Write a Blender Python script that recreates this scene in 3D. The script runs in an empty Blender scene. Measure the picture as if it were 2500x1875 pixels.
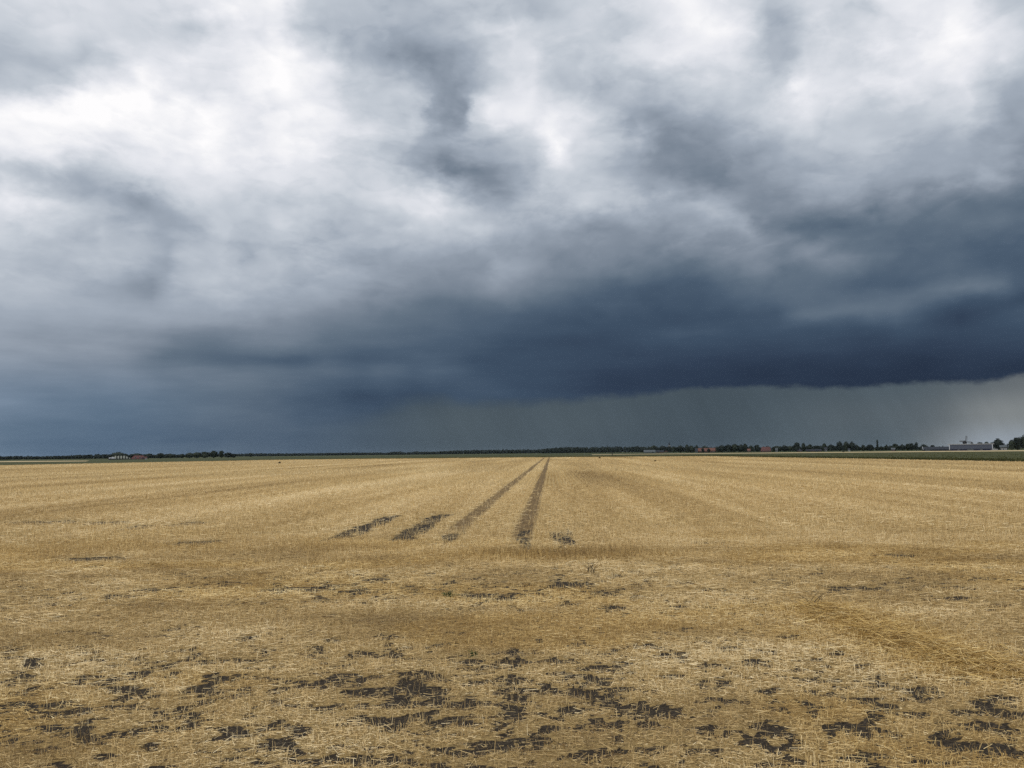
import bpy, math
import numpy as np
from mathutils import Matrix, Euler

rng = np.random.default_rng(7)
sc = bpy.context.scene
COL = sc.collection
R_ = math.radians

# ------------------------------------------------------------------ camera
EYE = 2.36                                    # standing on the raised field edge
cam_d = bpy.data.cameras.new("camera")
cam = bpy.data.objects.new("camera", cam_d)
COL.objects.link(cam)
cam_d.sensor_width = 36.0
cam_d.lens = 36.0 * 2024.0 / 2500.0
cam_d.clip_start = 0.1
cam_d.clip_end = 20000.0
cam.matrix_world = (Matrix.Translation((0, 0, EYE)) @ Matrix.Rotation(R_(94.74), 4, 'X')
                    @ Matrix.Rotation(R_(-0.63), 4, 'Z'))
sc.camera = cam
sc.view_settings.view_transform = 'Standard'
sc.view_settings.look = 'None'
sc.view_settings.exposure = 0.0
sc.view_settings.gamma = 1.0
sc.cycles.use_denoising = False
sc.cycles.max_bounces = 5

# ------------------------------------------------------------------ sun (thin cloud behind the viewer)
SUN_EL, SUN_AZ = R_(48.0), R_(205.0)          # azimuth clockwise from +Y
sun_d = bpy.data.lights.new("sun", 'SUN')
sun_d.energy = 1.2
sun_d.angle = R_(14.0)
sun_d.color = (1.0, 0.94, 0.84)
sun = bpy.data.objects.new("sun", sun_d)
COL.objects.link(sun)
sun.rotation_euler = Euler((R_(90) - SUN_EL, 0, R_(180) - SUN_AZ + R_(0)), 'XYZ')

# ------------------------------------------------------------------ sky: storm clouds by azimuth and elevation
# brightness (0-255) of the cloud sheet: one row per 0.8 degrees of elevation, 94 azimuths from -34 to 34 degrees
SKY_ROWS = [
    [112, 112, 112, 112, 110, 107, 104, 101, 101, 101, 100, 99, 98, 97, 96, 95, 94, 93, 92, 91, 91, 90, 89, 88, 87, 86, 85, 84, 84, 83, 83, 82, 82, 82, 82, 82, 82, 82, 81, 81, 81, 80, 80, 79, 79, 79, 78, 78, 77, 76, 75, 74, 73, 73, 72, 71, 70, 70, 70, 69, 69, 69, 69, 68, 68, 68, 67, 67, 67, 67, 66, 66, 66, 66, 66, 66, 66, 66, 66, 66, 66, 66, 66, 66, 66, 66, 66, 66, 66, 66, 66, 66, 66, 66],
    [112, 112, 112, 113, 110, 108, 105, 103, 102, 102, 101, 100, 99, 99, 98, 97, 96, 95, 94, 93, 92, 91, 90, 89, 88, 87, 86, 85, 84, 84, 83, 83, 82, 82, 82, 82, 82, 82, 82, 81, 81, 81, 80, 80, 79, 79, 78, 78, 77, 76, 75, 74, 73, 72, 71, 70, 69, 68, 68, 68, 67, 67, 67, 66, 66, 66, 65, 65, 64, 64, 64, 64, 64, 63, 63, 63, 63, 63, 63, 63, 63, 63, 63, 63, 63, 63, 63, 63, 63, 63, 63, 63, 63, 63],
    [116, 116, 116, 116, 114, 112, 110, 108, 107, 107, 106, 105, 104, 104, 103, 102, 101, 100, 99, 98, 97, 96, 95, 93, 92, 90, 89, 87, 86, 86, 85, 84, 84, 84, 84, 84, 84, 84, 83, 82, 82, 81, 81, 80, 80, 79, 79, 78, 76, 75, 74, 73, 72, 71, 70, 68, 67, 67, 66, 66, 65, 65, 65, 64, 64, 63, 63, 62, 62, 61, 61, 61, 61, 61, 61, 61, 61, 61, 61, 61, 61, 61, 61, 61, 61, 60, 60, 60, 60, 60, 59, 59, 59, 59],
    [120, 120, 120, 120, 118, 116, 114, 113, 112, 110, 109, 109, 108, 108, 107, 107, 105, 104, 104, 102, 101, 99, 98, 97, 95, 93, 91, 89, 88, 87, 86, 85, 83, 84, 84, 84, 84, 84, 83, 82, 82, 81, 80, 79, 79, 78, 77, 76, 75, 74, 72, 71, 70, 69, 67, 66, 65, 64, 64, 63, 63, 62, 62, 61, 61, 60, 59, 59, 58, 58, 57, 57, 57, 57, 56, 56, 56, 56, 55, 55, 55, 55, 54, 54, 53, 53, 53, 52, 52, 51, 51, 51, 50, 50],
    [126, 126, 126, 127, 123, 119, 116, 113, 113, 112, 111, 110, 110, 110, 110, 110, 108, 107, 106, 104, 102, 101, 99, 97, 95, 93, 91, 88, 86, 84, 81, 78, 77, 75, 72, 73, 77, 79, 79, 78, 78, 77, 76, 75, 74, 73, 73, 72, 71, 69, 68, 67, 66, 65, 64, 63, 61, 61, 60, 60, 59, 58, 58, 57, 56, 56, 55, 54, 54, 53, 52, 52, 52, 51, 51, 50, 50, 50, 50, 50, 49, 49, 49, 49, 48, 48, 48, 48, 48, 48, 47, 47, 47, 48],
    [133, 132, 132, 132, 130, 127, 125, 122, 121, 119, 117, 116, 115, 114, 113, 111, 110, 108, 107, 105, 104, 102, 100, 99, 96, 94, 92, 89, 87, 84, 81, 74, 69, 69, 72, 75, 73, 72, 71, 71, 71, 73, 73, 72, 71, 70, 70, 69, 68, 67, 66, 65, 64, 63, 62, 61, 59, 59, 58, 57, 57, 56, 56, 55, 54, 54, 53, 53, 52, 52, 51, 51, 51, 51, 51, 50, 50, 49, 49, 49, 48, 48, 48, 48, 48, 48, 48, 48, 48, 48, 48, 48, 48, 48],
    [139, 138, 138, 138, 138, 138, 138, 137, 134, 132, 129, 130, 127, 123, 120, 117, 115, 114, 113, 112, 111, 110, 108, 106, 103, 101, 98, 95, 93, 91, 90, 88, 87, 88, 88, 87, 83, 81, 81, 82, 79, 78, 78, 78, 77, 75, 71, 68, 67, 66, 65, 64, 63, 62, 61, 59, 58, 57, 56, 56, 55, 54, 53, 53, 52, 52, 51, 51, 50, 50, 49, 49, 50, 50, 50, 50, 49, 49, 49, 49, 49, 49, 48, 48, 49, 50, 51, 51, 50, 49, 48, 48, 48, 48],
    [152, 151, 150, 150, 147, 145, 144, 141, 139, 136, 133, 131, 128, 123, 118, 113, 112, 111, 110, 109, 108, 107, 107, 106, 106, 105, 103, 102, 101, 100, 98, 94, 90, 92, 96, 94, 91, 87, 89, 90, 86, 82, 77, 73, 71, 69, 69, 68, 67, 67, 66, 66, 65, 64, 63, 61, 60, 60, 59, 58, 57, 55, 55, 55, 54, 54, 54, 53, 53, 53, 52, 52, 52, 51, 51, 51, 52, 52, 53, 54, 53, 52, 51, 51, 53, 54, 56, 57, 57, 58, 58, 59, 61, 62],
    [147, 147, 148, 148, 147, 146, 145, 143, 141, 140, 137, 134, 132, 123, 110, 101, 97, 96, 94, 92, 90, 89, 87, 85, 85, 84, 83, 82, 87, 90, 86, 81, 79, 79, 79, 80, 81, 82, 83, 83, 79, 76, 72, 70, 71, 70, 70, 70, 70, 69, 69, 69, 68, 67, 66, 66, 65, 64, 63, 62, 61, 60, 60, 60, 60, 60, 60, 60, 60, 60, 59, 59, 60, 60, 60, 60, 60, 60, 59, 60, 60, 60, 60, 60, 60, 62, 63, 65, 67, 68, 70, 70, 70, 71],
    [156, 155, 154, 154, 152, 151, 149, 148, 147, 146, 145, 143, 142, 141, 136, 127, 117, 113, 111, 109, 110, 111, 114, 116, 117, 118, 116, 111, 107, 102, 99, 96, 94, 93, 91, 90, 88, 87, 86, 84, 83, 81, 79, 78, 77, 75, 73, 72, 71, 69, 68, 67, 67, 66, 66, 66, 66, 67, 67, 68, 68, 68, 69, 70, 70, 71, 71, 70, 69, 68, 68, 68, 68, 69, 70, 70, 70, 68, 66, 66, 70, 74, 74, 72, 71, 69, 67, 70, 72, 74, 76, 77, 78, 79],
    [167, 167, 166, 165, 164, 162, 161, 160, 158, 157, 155, 154, 153, 152, 150, 144, 139, 136, 133, 131, 128, 127, 127, 130, 129, 128, 127, 123, 119, 114, 111, 109, 105, 103, 100, 97, 95, 94, 92, 90, 88, 87, 85, 84, 83, 81, 79, 77, 75, 74, 72, 71, 70, 70, 69, 69, 70, 70, 71, 71, 72, 75, 77, 77, 78, 79, 79, 79, 79, 80, 79, 80, 80, 81, 81, 81, 82, 80, 79, 83, 84, 87, 81, 74, 69, 65, 60, 66, 71, 76, 79, 79, 77, 76],
    [176, 175, 175, 174, 173, 172, 171, 170, 168, 167, 166, 167, 167, 166, 166, 163, 159, 157, 154, 153, 150, 148, 147, 146, 140, 135, 132, 128, 125, 122, 119, 117, 114, 111, 108, 105, 103, 102, 100, 98, 96, 94, 92, 91, 90, 88, 86, 83, 81, 79, 77, 75, 75, 74, 73, 73, 73, 74, 74, 74, 73, 73, 72, 73, 74, 74, 75, 76, 77, 78, 79, 80, 95, 107, 108, 109, 109, 109, 110, 113, 112, 111, 104, 93, 85, 81, 77, 77, 77, 75, 69, 69, 70, 72],
    [184, 183, 182, 182, 180, 178, 177, 175, 172, 170, 169, 165, 161, 159, 159, 165, 169, 169, 168, 168, 168, 167, 167, 165, 159, 154, 148, 143, 139, 134, 130, 126, 121, 116, 112, 107, 106, 105, 104, 103, 101, 99, 97, 97, 96, 95, 93, 90, 88, 85, 83, 81, 81, 80, 79, 78, 78, 78, 78, 78, 77, 77, 77, 78, 79, 80, 82, 84, 86, 88, 90, 92, 96, 98, 98, 98, 97, 97, 97, 98, 98, 98, 100, 103, 108, 113, 118, 121, 119, 113, 92, 82, 84, 84],
    [188, 188, 188, 187, 186, 185, 184, 181, 177, 169, 164, 157, 148, 145, 145, 165, 178, 179, 184, 187, 188, 187, 183, 175, 171, 167, 161, 156, 153, 151, 150, 145, 139, 134, 130, 125, 122, 119, 115, 111, 109, 107, 107, 108, 110, 112, 114, 111, 105, 101, 99, 96, 94, 92, 90, 89, 87, 86, 86, 84, 83, 83, 83, 84, 85, 88, 91, 94, 97, 99, 102, 104, 105, 106, 103, 100, 95, 90, 86, 86, 85, 83, 85, 88, 90, 92, 95, 97, 97, 95, 87, 85, 86, 87],
    [190, 190, 190, 190, 189, 188, 187, 185, 184, 179, 175, 167, 158, 152, 142, 164, 188, 195, 198, 197, 194, 191, 189, 186, 184, 181, 174, 167, 164, 165, 165, 159, 154, 148, 145, 143, 140, 136, 131, 127, 126, 126, 126, 128, 131, 133, 134, 131, 123, 117, 114, 111, 107, 104, 101, 98, 95, 93, 91, 89, 87, 88, 90, 91, 92, 96, 101, 105, 109, 112, 115, 115, 113, 112, 109, 108, 110, 110, 105, 96, 95, 92, 92, 92, 92, 92, 91, 90, 88, 87, 88, 89, 89, 90],
    [197, 196, 195, 194, 192, 191, 190, 191, 191, 191, 190, 188, 186, 182, 170, 167, 185, 192, 192, 191, 192, 188, 181, 186, 186, 181, 176, 172, 171, 171, 170, 164, 160, 155, 152, 149, 148, 145, 142, 139, 139, 138, 138, 139, 141, 149, 149, 145, 136, 130, 127, 122, 120, 117, 115, 113, 110, 108, 106, 104, 101, 102, 104, 105, 106, 111, 116, 120, 125, 127, 130, 128, 120, 118, 122, 129, 130, 122, 115, 105, 102, 98, 96, 95, 94, 93, 93, 93, 93, 93, 93, 93, 93, 94],
    [207, 205, 204, 203, 200, 196, 193, 190, 187, 189, 194, 193, 194, 191, 186, 177, 198, 198, 191, 191, 195, 189, 175, 187, 191, 182, 178, 178, 177, 178, 174, 169, 165, 161, 158, 154, 154, 153, 153, 152, 152, 150, 147, 144, 147, 160, 157, 154, 150, 146, 142, 129, 129, 127, 125, 124, 127, 124, 121, 118, 114, 115, 117, 118, 120, 125, 131, 136, 140, 141, 141, 136, 131, 134, 136, 127, 116, 111, 109, 107, 105, 102, 100, 99, 98, 98, 97, 96, 96, 96, 96, 97, 98, 100],
    [215, 214, 213, 211, 207, 201, 195, 188, 180, 183, 196, 193, 192, 187, 180, 176, 183, 187, 189, 194, 196, 192, 182, 188, 192, 187, 183, 182, 180, 182, 182, 176, 171, 167, 164, 161, 162, 163, 164, 165, 166, 163, 159, 153, 157, 161, 154, 150, 147, 144, 140, 136, 138, 139, 139, 137, 137, 134, 131, 129, 126, 127, 128, 130, 132, 136, 141, 146, 147, 145, 141, 139, 135, 124, 115, 111, 109, 108, 107, 106, 105, 103, 103, 102, 103, 103, 103, 104, 106, 107, 106, 105, 105, 105],
    [226, 224, 223, 220, 215, 210, 203, 195, 186, 185, 195, 191, 189, 182, 171, 169, 165, 167, 177, 197, 197, 195, 189, 189, 193, 194, 192, 187, 186, 188, 183, 178, 175, 172, 171, 172, 174, 176, 178, 180, 182, 182, 180, 179, 177, 171, 165, 161, 155, 151, 149, 148, 146, 145, 144, 142, 140, 139, 138, 137, 137, 138, 140, 142, 144, 148, 152, 156, 156, 166, 139, 121, 113, 104, 103, 103, 104, 105, 106, 107, 108, 110, 109, 106, 103, 103, 101, 102, 106, 106, 103, 100, 100, 101],
    [226, 227, 229, 228, 226, 222, 214, 205, 196, 189, 187, 175, 165, 161, 158, 163, 174, 187, 192, 201, 200, 198, 195, 192, 195, 198, 200, 199, 191, 183, 178, 174, 175, 176, 176, 181, 186, 190, 193, 196, 200, 202, 204, 208, 200, 191, 187, 181, 170, 161, 157, 152, 147, 144, 144, 144, 145, 146, 147, 148, 148, 149, 151, 151, 152, 154, 157, 167, 171, 164, 136, 127, 124, 124, 126, 128, 127, 127, 126, 126, 126, 126, 124, 116, 112, 113, 114, 118, 123, 122, 116, 111, 116, 121],
    [209, 213, 217, 215, 208, 202, 196, 189, 181, 175, 170, 160, 149, 150, 160, 172, 188, 201, 207, 205, 203, 201, 198, 195, 201, 205, 204, 196, 190, 187, 186, 184, 187, 189, 192, 194, 197, 200, 201, 203, 202, 201, 198, 195, 188, 185, 188, 188, 183, 179, 176, 173, 170, 170, 172, 172, 171, 170, 169, 168, 164, 161, 158, 156, 157, 163, 172, 173, 160, 146, 138, 137, 137, 142, 147, 153, 151, 151, 150, 150, 149, 149, 149, 146, 146, 149, 151, 154, 159, 152, 142, 131, 135, 137],
    [201, 198, 197, 191, 179, 175, 175, 176, 176, 181, 188, 190, 189, 192, 194, 197, 204, 212, 215, 212, 209, 206, 203, 200, 197, 194, 194, 196, 196, 195, 194, 192, 198, 203, 208, 209, 210, 211, 210, 212, 211, 211, 203, 190, 181, 180, 182, 189, 194, 200, 197, 194, 194, 196, 200, 199, 199, 197, 194, 191, 184, 176, 168, 167, 171, 175, 166, 154, 151, 145, 142, 143, 144, 148, 153, 158, 159, 160, 161, 162, 162, 162, 162, 165, 170, 172, 171, 171, 171, 162, 152, 140, 143, 145],
    [230, 226, 222, 218, 215, 210, 207, 201, 194, 194, 200, 207, 213, 217, 220, 223, 225, 225, 224, 222, 220, 218, 215, 213, 210, 207, 206, 205, 204, 203, 201, 200, 203, 207, 211, 213, 213, 210, 215, 218, 206, 195, 183, 167, 161, 162, 166, 173, 184, 198, 203, 202, 203, 203, 204, 200, 196, 191, 186, 181, 172, 164, 157, 151, 144, 144, 143, 141, 149, 147, 147, 149, 151, 155, 159, 164, 167, 169, 172, 173, 172, 171, 171, 172, 173, 173, 175, 177, 175, 168, 159, 149, 152, 155],
    [242, 240, 238, 238, 238, 235, 233, 225, 218, 215, 214, 217, 221, 225, 229, 234, 236, 234, 233, 231, 230, 229, 228, 226, 223, 219, 216, 214, 212, 210, 209, 207, 207, 207, 208, 210, 205, 197, 193, 190, 169, 158, 152, 142, 140, 143, 150, 160, 168, 180, 195, 200, 203, 199, 196, 191, 184, 177, 173, 168, 160, 152, 145, 138, 131, 127, 128, 129, 148, 150, 154, 157, 161, 165, 170, 175, 177, 179, 180, 181, 180, 180, 179, 179, 178, 177, 181, 187, 173, 164, 159, 161, 163, 165],
    [255, 252, 249, 247, 245, 245, 244, 241, 237, 232, 227, 229, 231, 233, 235, 238, 240, 240, 242, 237, 231, 229, 228, 227, 226, 225, 224, 222, 220, 218, 217, 214, 211, 209, 206, 205, 193, 170, 156, 156, 126, 115, 126, 128, 140, 152, 163, 171, 175, 180, 190, 201, 206, 199, 194, 189, 182, 176, 172, 167, 158, 146, 140, 135, 132, 134, 138, 141, 157, 160, 165, 170, 173, 178, 182, 186, 188, 189, 190, 189, 187, 186, 185, 186, 187, 188, 196, 199, 185, 171, 159, 169, 169, 168],
    [235, 242, 249, 255, 255, 255, 255, 251, 247, 244, 240, 240, 241, 242, 243, 244, 245, 247, 250, 243, 233, 230, 229, 228, 229, 230, 231, 231, 229, 228, 226, 222, 217, 212, 205, 199, 191, 176, 162, 154, 143, 148, 160, 162, 168, 172, 177, 181, 187, 194, 206, 223, 219, 209, 205, 199, 196, 191, 182, 174, 160, 142, 136, 135, 138, 143, 150, 155, 164, 169, 175, 182, 186, 191, 194, 199, 197, 193, 190, 188, 187, 188, 189, 191, 195, 199, 208, 212, 194, 182, 168, 166, 166, 167],
    [212, 221, 223, 228, 233, 238, 242, 249, 253, 254, 255, 253, 252, 252, 252, 252, 251, 251, 252, 245, 237, 233, 231, 229, 231, 233, 235, 238, 237, 235, 234, 228, 222, 216, 204, 191, 185, 181, 164, 162, 158, 167, 177, 178, 183, 184, 186, 189, 197, 206, 224, 253, 237, 220, 216, 208, 207, 201, 187, 175, 158, 142, 140, 145, 150, 156, 161, 168, 178, 183, 189, 197, 203, 205, 209, 213, 208, 197, 190, 188, 189, 194, 198, 202, 206, 210, 216, 221, 205, 192, 176, 174, 178, 181],
    [188, 188, 190, 192, 195, 204, 213, 234, 250, 255, 255, 255, 255, 255, 251, 251, 254, 255, 255, 252, 243, 238, 233, 231, 232, 233, 236, 240, 240, 237, 234, 225, 217, 211, 202, 195, 189, 192, 181, 162, 147, 151, 162, 187, 194, 203, 203, 205, 212, 217, 235, 247, 229, 218, 213, 203, 198, 191, 181, 169, 158, 152, 155, 160, 167, 173, 177, 183, 191, 198, 205, 213, 218, 220, 222, 223, 218, 210, 207, 206, 207, 211, 215, 216, 218, 222, 226, 227, 213, 200, 197, 191, 185, 188],
    [182, 184, 186, 190, 193, 195, 197, 210, 228, 233, 239, 242, 244, 249, 232, 224, 226, 227, 228, 228, 228, 230, 235, 236, 236, 236, 238, 242, 244, 240, 237, 225, 214, 208, 200, 197, 192, 204, 199, 165, 146, 137, 148, 201, 212, 231, 233, 231, 236, 238, 240, 233, 229, 227, 215, 202, 191, 179, 168, 158, 158, 165, 170, 179, 186, 191, 194, 198, 203, 204, 204, 206, 217, 233, 235, 232, 229, 227, 226, 225, 222, 223, 225, 229, 232, 229, 228, 225, 216, 207, 220, 204, 190, 193],
    [193, 190, 187, 187, 187, 191, 193, 195, 201, 212, 219, 225, 231, 239, 224, 214, 214, 212, 213, 221, 226, 233, 240, 243, 243, 243, 241, 241, 237, 231, 226, 215, 209, 205, 201, 199, 196, 199, 188, 158, 150, 141, 148, 211, 223, 233, 229, 228, 230, 229, 224, 221, 219, 216, 208, 189, 186, 181, 177, 171, 171, 179, 185, 193, 202, 207, 209, 212, 215, 212, 205, 205, 219, 245, 242, 235, 231, 227, 224, 222, 221, 222, 229, 234, 244, 245, 235, 227, 221, 213, 214, 203, 197, 200],
    [207, 204, 201, 200, 200, 200, 199, 193, 184, 190, 195, 202, 209, 215, 215, 216, 219, 221, 222, 224, 226, 233, 241, 247, 248, 250, 244, 239, 231, 223, 215, 206, 206, 204, 203, 204, 206, 196, 184, 160, 146, 142, 156, 182, 194, 207, 213, 221, 223, 224, 216, 209, 203, 198, 196, 177, 178, 186, 188, 184, 181, 190, 197, 206, 215, 220, 220, 220, 221, 213, 203, 192, 197, 216, 223, 224, 224, 220, 219, 220, 222, 224, 225, 228, 234, 244, 248, 244, 234, 220, 211, 202, 198, 196],
    [209, 209, 208, 210, 211, 211, 210, 207, 203, 204, 205, 204, 204, 205, 208, 214, 221, 229, 233, 233, 233, 235, 238, 243, 247, 251, 247, 237, 228, 220, 208, 198, 198, 197, 196, 193, 193, 178, 164, 150, 144, 147, 161, 173, 184, 197, 209, 220, 220, 221, 210, 202, 196, 191, 194, 184, 188, 198, 202, 203, 203, 211, 217, 223, 226, 226, 224, 222, 223, 213, 199, 178, 176, 188, 209, 216, 224, 225, 227, 229, 230, 229, 228, 229, 229, 236, 248, 244, 232, 218, 205, 197, 191, 190],
    [213, 212, 211, 213, 214, 215, 215, 214, 214, 213, 212, 210, 208, 208, 207, 207, 208, 216, 226, 229, 232, 234, 236, 240, 246, 254, 253, 237, 226, 219, 201, 190, 188, 186, 182, 178, 174, 164, 149, 143, 146, 146, 161, 176, 191, 207, 215, 223, 222, 222, 207, 200, 198, 196, 200, 199, 204, 212, 219, 223, 227, 232, 239, 242, 239, 234, 229, 227, 226, 215, 199, 179, 175, 186, 200, 213, 222, 221, 222, 225, 227, 230, 233, 234, 230, 233, 235, 234, 233, 214, 201, 194, 189, 190],
    [212, 212, 212, 215, 217, 220, 220, 218, 216, 215, 214, 213, 212, 211, 209, 203, 194, 201, 215, 219, 224, 228, 232, 235, 239, 243, 234, 221, 212, 205, 194, 186, 185, 181, 178, 161, 155, 147, 140, 146, 153, 159, 171, 182, 198, 213, 219, 225, 223, 221, 205, 199, 199, 199, 203, 205, 209, 213, 218, 222, 225, 229, 233, 237, 238, 239, 237, 235, 233, 221, 202, 181, 172, 178, 191, 209, 220, 219, 219, 218, 214, 227, 229, 230, 232, 232, 231, 232, 235, 216, 202, 195, 189, 190],
    [212, 212, 212, 215, 217, 219, 220, 219, 218, 217, 217, 217, 217, 216, 216, 217, 215, 218, 224, 225, 226, 229, 231, 232, 232, 231, 215, 202, 194, 186, 186, 185, 186, 183, 181, 167, 160, 154, 156, 165, 170, 172, 179, 189, 200, 211, 219, 226, 221, 218, 209, 205, 203, 202, 203, 203, 203, 203, 206, 209, 215, 221, 227, 233, 240, 245, 244, 240, 234, 221, 203, 185, 181, 189, 198, 209, 215, 213, 213, 211, 206, 228, 231, 231, 232, 232, 232, 232, 234, 217, 202, 196, 189, 190],
    [212, 212, 212, 215, 217, 219, 220, 218, 217, 216, 216, 217, 217, 218, 220, 226, 232, 236, 238, 237, 237, 238, 239, 239, 240, 236, 217, 200, 194, 186, 187, 187, 187, 185, 183, 180, 177, 175, 178, 179, 183, 185, 186, 195, 203, 211, 220, 228, 221, 215, 212, 208, 205, 204, 203, 202, 202, 201, 204, 207, 214, 219, 225, 231, 237, 237, 234, 230, 224, 217, 203, 190, 192, 200, 204, 208, 212, 212, 212, 211, 207, 227, 231, 231, 232, 232, 232, 232, 234, 219, 202, 196, 189, 190],
    [212, 212, 212, 215, 217, 219, 220, 218, 217, 216, 216, 217, 217, 217, 220, 225, 229, 234, 239, 240, 241, 242, 243, 244, 247, 238, 219, 200, 198, 195, 194, 192, 191, 188, 186, 184, 182, 180, 182, 183, 185, 187, 188, 189, 190, 192, 193, 194, 192, 191, 190, 192, 195, 200, 206, 208, 209, 211, 213, 215, 218, 220, 223, 228, 235, 230, 227, 224, 219, 215, 204, 192, 193, 198, 203, 208, 213, 212, 212, 211, 208, 225, 231, 231, 232, 232, 232, 232, 234, 220, 203, 197, 189, 190],
]
# the rain curtain, 32 azimuths
RAIN_ROWS = [
    [103, 104, 101, 99, 96, 94, 92, 89, 87, 85, 83, 83, 82, 82, 84, 84, 84, 84, 81, 78, 76, 76, 78, 85, 89, 92, 91, 91, 121, 157, 156, 155],
    [107, 107, 104, 102, 99, 97, 95, 93, 91, 89, 86, 83, 86, 87, 88, 86, 86, 88, 87, 85, 81, 80, 80, 83, 88, 94, 94, 96, 101, 133, 134, 131],
    [110, 111, 108, 105, 103, 101, 98, 96, 94, 92, 90, 76, 80, 78, 87, 85, 84, 86, 85, 83, 81, 80, 80, 81, 84, 88, 89, 90, 95, 102, 110, 109],
]
BASE_EDGE = [0.46, 0.46, 0.64, 0.84, 1.03, 1.22, 1.41, 1.59, 1.78, 1.96, 2.14, 2.59, 3.31, 3.71, 3.47, 3.41, 3.43, 3.51, 3.62, 3.81, 4.02, 4.12, 4.17, 4.19, 4.1, 3.95, 3.89, 4.03, 4.0, 3.94, 4.24, 4.24]

def lin(c):
    return c / 12.92 if c <= 0.04045 else ((c + 0.055) / 1.055) ** 2.4


class Nodes:
    """small helper for writing node graphs"""
    def __init__(self, tree):
        self.t = tree
        tree.nodes.clear()

    def new(self, kind, **kw):
        n = self.t.nodes.new(kind)
        for k, v in kw.items():
            setattr(n, k, v)
        return n

    def put(self, sock, v):
        if v is None:
            return
        if hasattr(v, 'is_output'):
            self.t.links.new(v, sock)
        else:
            sock.default_value = v

    def m(self, op, a, b=None, c=None, clamp=False):
        n = self.new('ShaderNodeMath', operation=op, use_clamp=clamp)
        self.put(n.inputs[0], a); self.put(n.inputs[1], b); self.put(n.inputs[2], c)
        return n.outputs[0]

    def vm(self, op, a, b=None):
        n = self.new('ShaderNodeVectorMath', operation=op)
        self.put(n.inputs[0], a); self.put(n.inputs[1], b)
        return n.outputs[0]

    def xyz(self, x, y, z):
        n = self.new('ShaderNodeCombineXYZ')
        self.put(n.inputs[0], x); self.put(n.inputs[1], y); self.put(n.inputs[2], z)
        return n.outputs[0]

    def sep(self, v):
        n = self.new('ShaderNodeSeparateXYZ'); self.put(n.inputs[0], v)
        return n.outputs

    def noise(self, v, scale, detail=4.0, rough=0.55, dist=0.0, color=False):
        n = self.new('ShaderNodeTexNoise')
        self.put(n.inputs['Vector'], v)
        n.inputs['Scale'].default_value = scale
        n.inputs['Detail'].default_value = detail
        n.inputs['Roughness'].default_value = rough
        n.inputs['Distortion'].default_value = dist
        return n.outputs['Color' if color else 'Fac']

    def step(self, v, a, b, lo=0.0, hi=1.0, kind='SMOOTHSTEP'):
        n = self.new('ShaderNodeMapRange', interpolation_type=kind)
        self.put(n.inputs['Value'], v)
        for k, x in (('From Min', a), ('From Max', b), ('To Min', lo), ('To Max', hi)):
            self.put(n.inputs[k], x)
        return n.outputs['Result']

    def mix(self, f, a, b, mode='MIX'):
        n = self.new('ShaderNodeMix', data_type='RGBA', blend_type=mode)
        self.put(n.inputs['Factor'], f)
        self.put(n.inputs[6], a); self.put(n.inputs[7], b)
        return n.outputs[2]

    def ramp(self, f, stops, interp='LINEAR'):
        n = self.new('ShaderNodeValToRGB')
        n.color_ramp.interpolation = interp
        els = n.color_ramp.elements
        while len(els) < len(stops):
            els.new(0.5)
        for e, (p, c) in zip(els, stops):
            e.position = p
        for e, (p, c) in zip(els, stops):
            e.color = (*c, 1.0) if len(c) == 3 else c
        self.put(n.inputs[0], f)
        return n.outputs[0]


# brightness -> colour of cloud and of rain
LEVEL = [0, 48, 60, 75, 90, 110, 140, 170, 200, 230, 255]
CLOUD_R = [0, 40, 50, 62, 77, 98, 130, 160, 195, 229, 254]
CLOUD_G = [0, 52, 64, 79, 94, 113, 141, 170, 202, 231, 253]
CLOUD_B = [0, 71, 84, 99, 113, 129, 155, 183, 211, 237, 254]
RAIN_R = [0, 42, 52, 65, 80, 104, 134, 157, 192, 226, 253]
RAIN_G = [0, 49, 62, 77, 92, 110, 139, 170, 202, 231, 253]
RAIN_B = [0, 56, 69, 86, 100, 114, 140, 187, 215, 240, 255]


def tint(row, r, g, b):
    return [tuple(lin(float(np.interp(v, LEVEL, ch)) / 255.0) for ch in (r, g, b)) for v in row]


world = bpy.data.worlds.new("World")
sc.world = world
world.use_nodes = True
W = Nodes(world.node_tree)
direction = W.new('ShaderNodeTexCoord').outputs['Generated']
dx, dy, dz = W.sep(direction)
az = W.m('MULTIPLY', W.m('ARCTAN2', dx, dy), 57.29578)
el = W.m('MULTIPLY', W.m('ARCSINE', dz), 57.29578)
stretch = W.vm('MULTIPLY', direction, (1.0, 1.0, 1.7))
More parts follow.
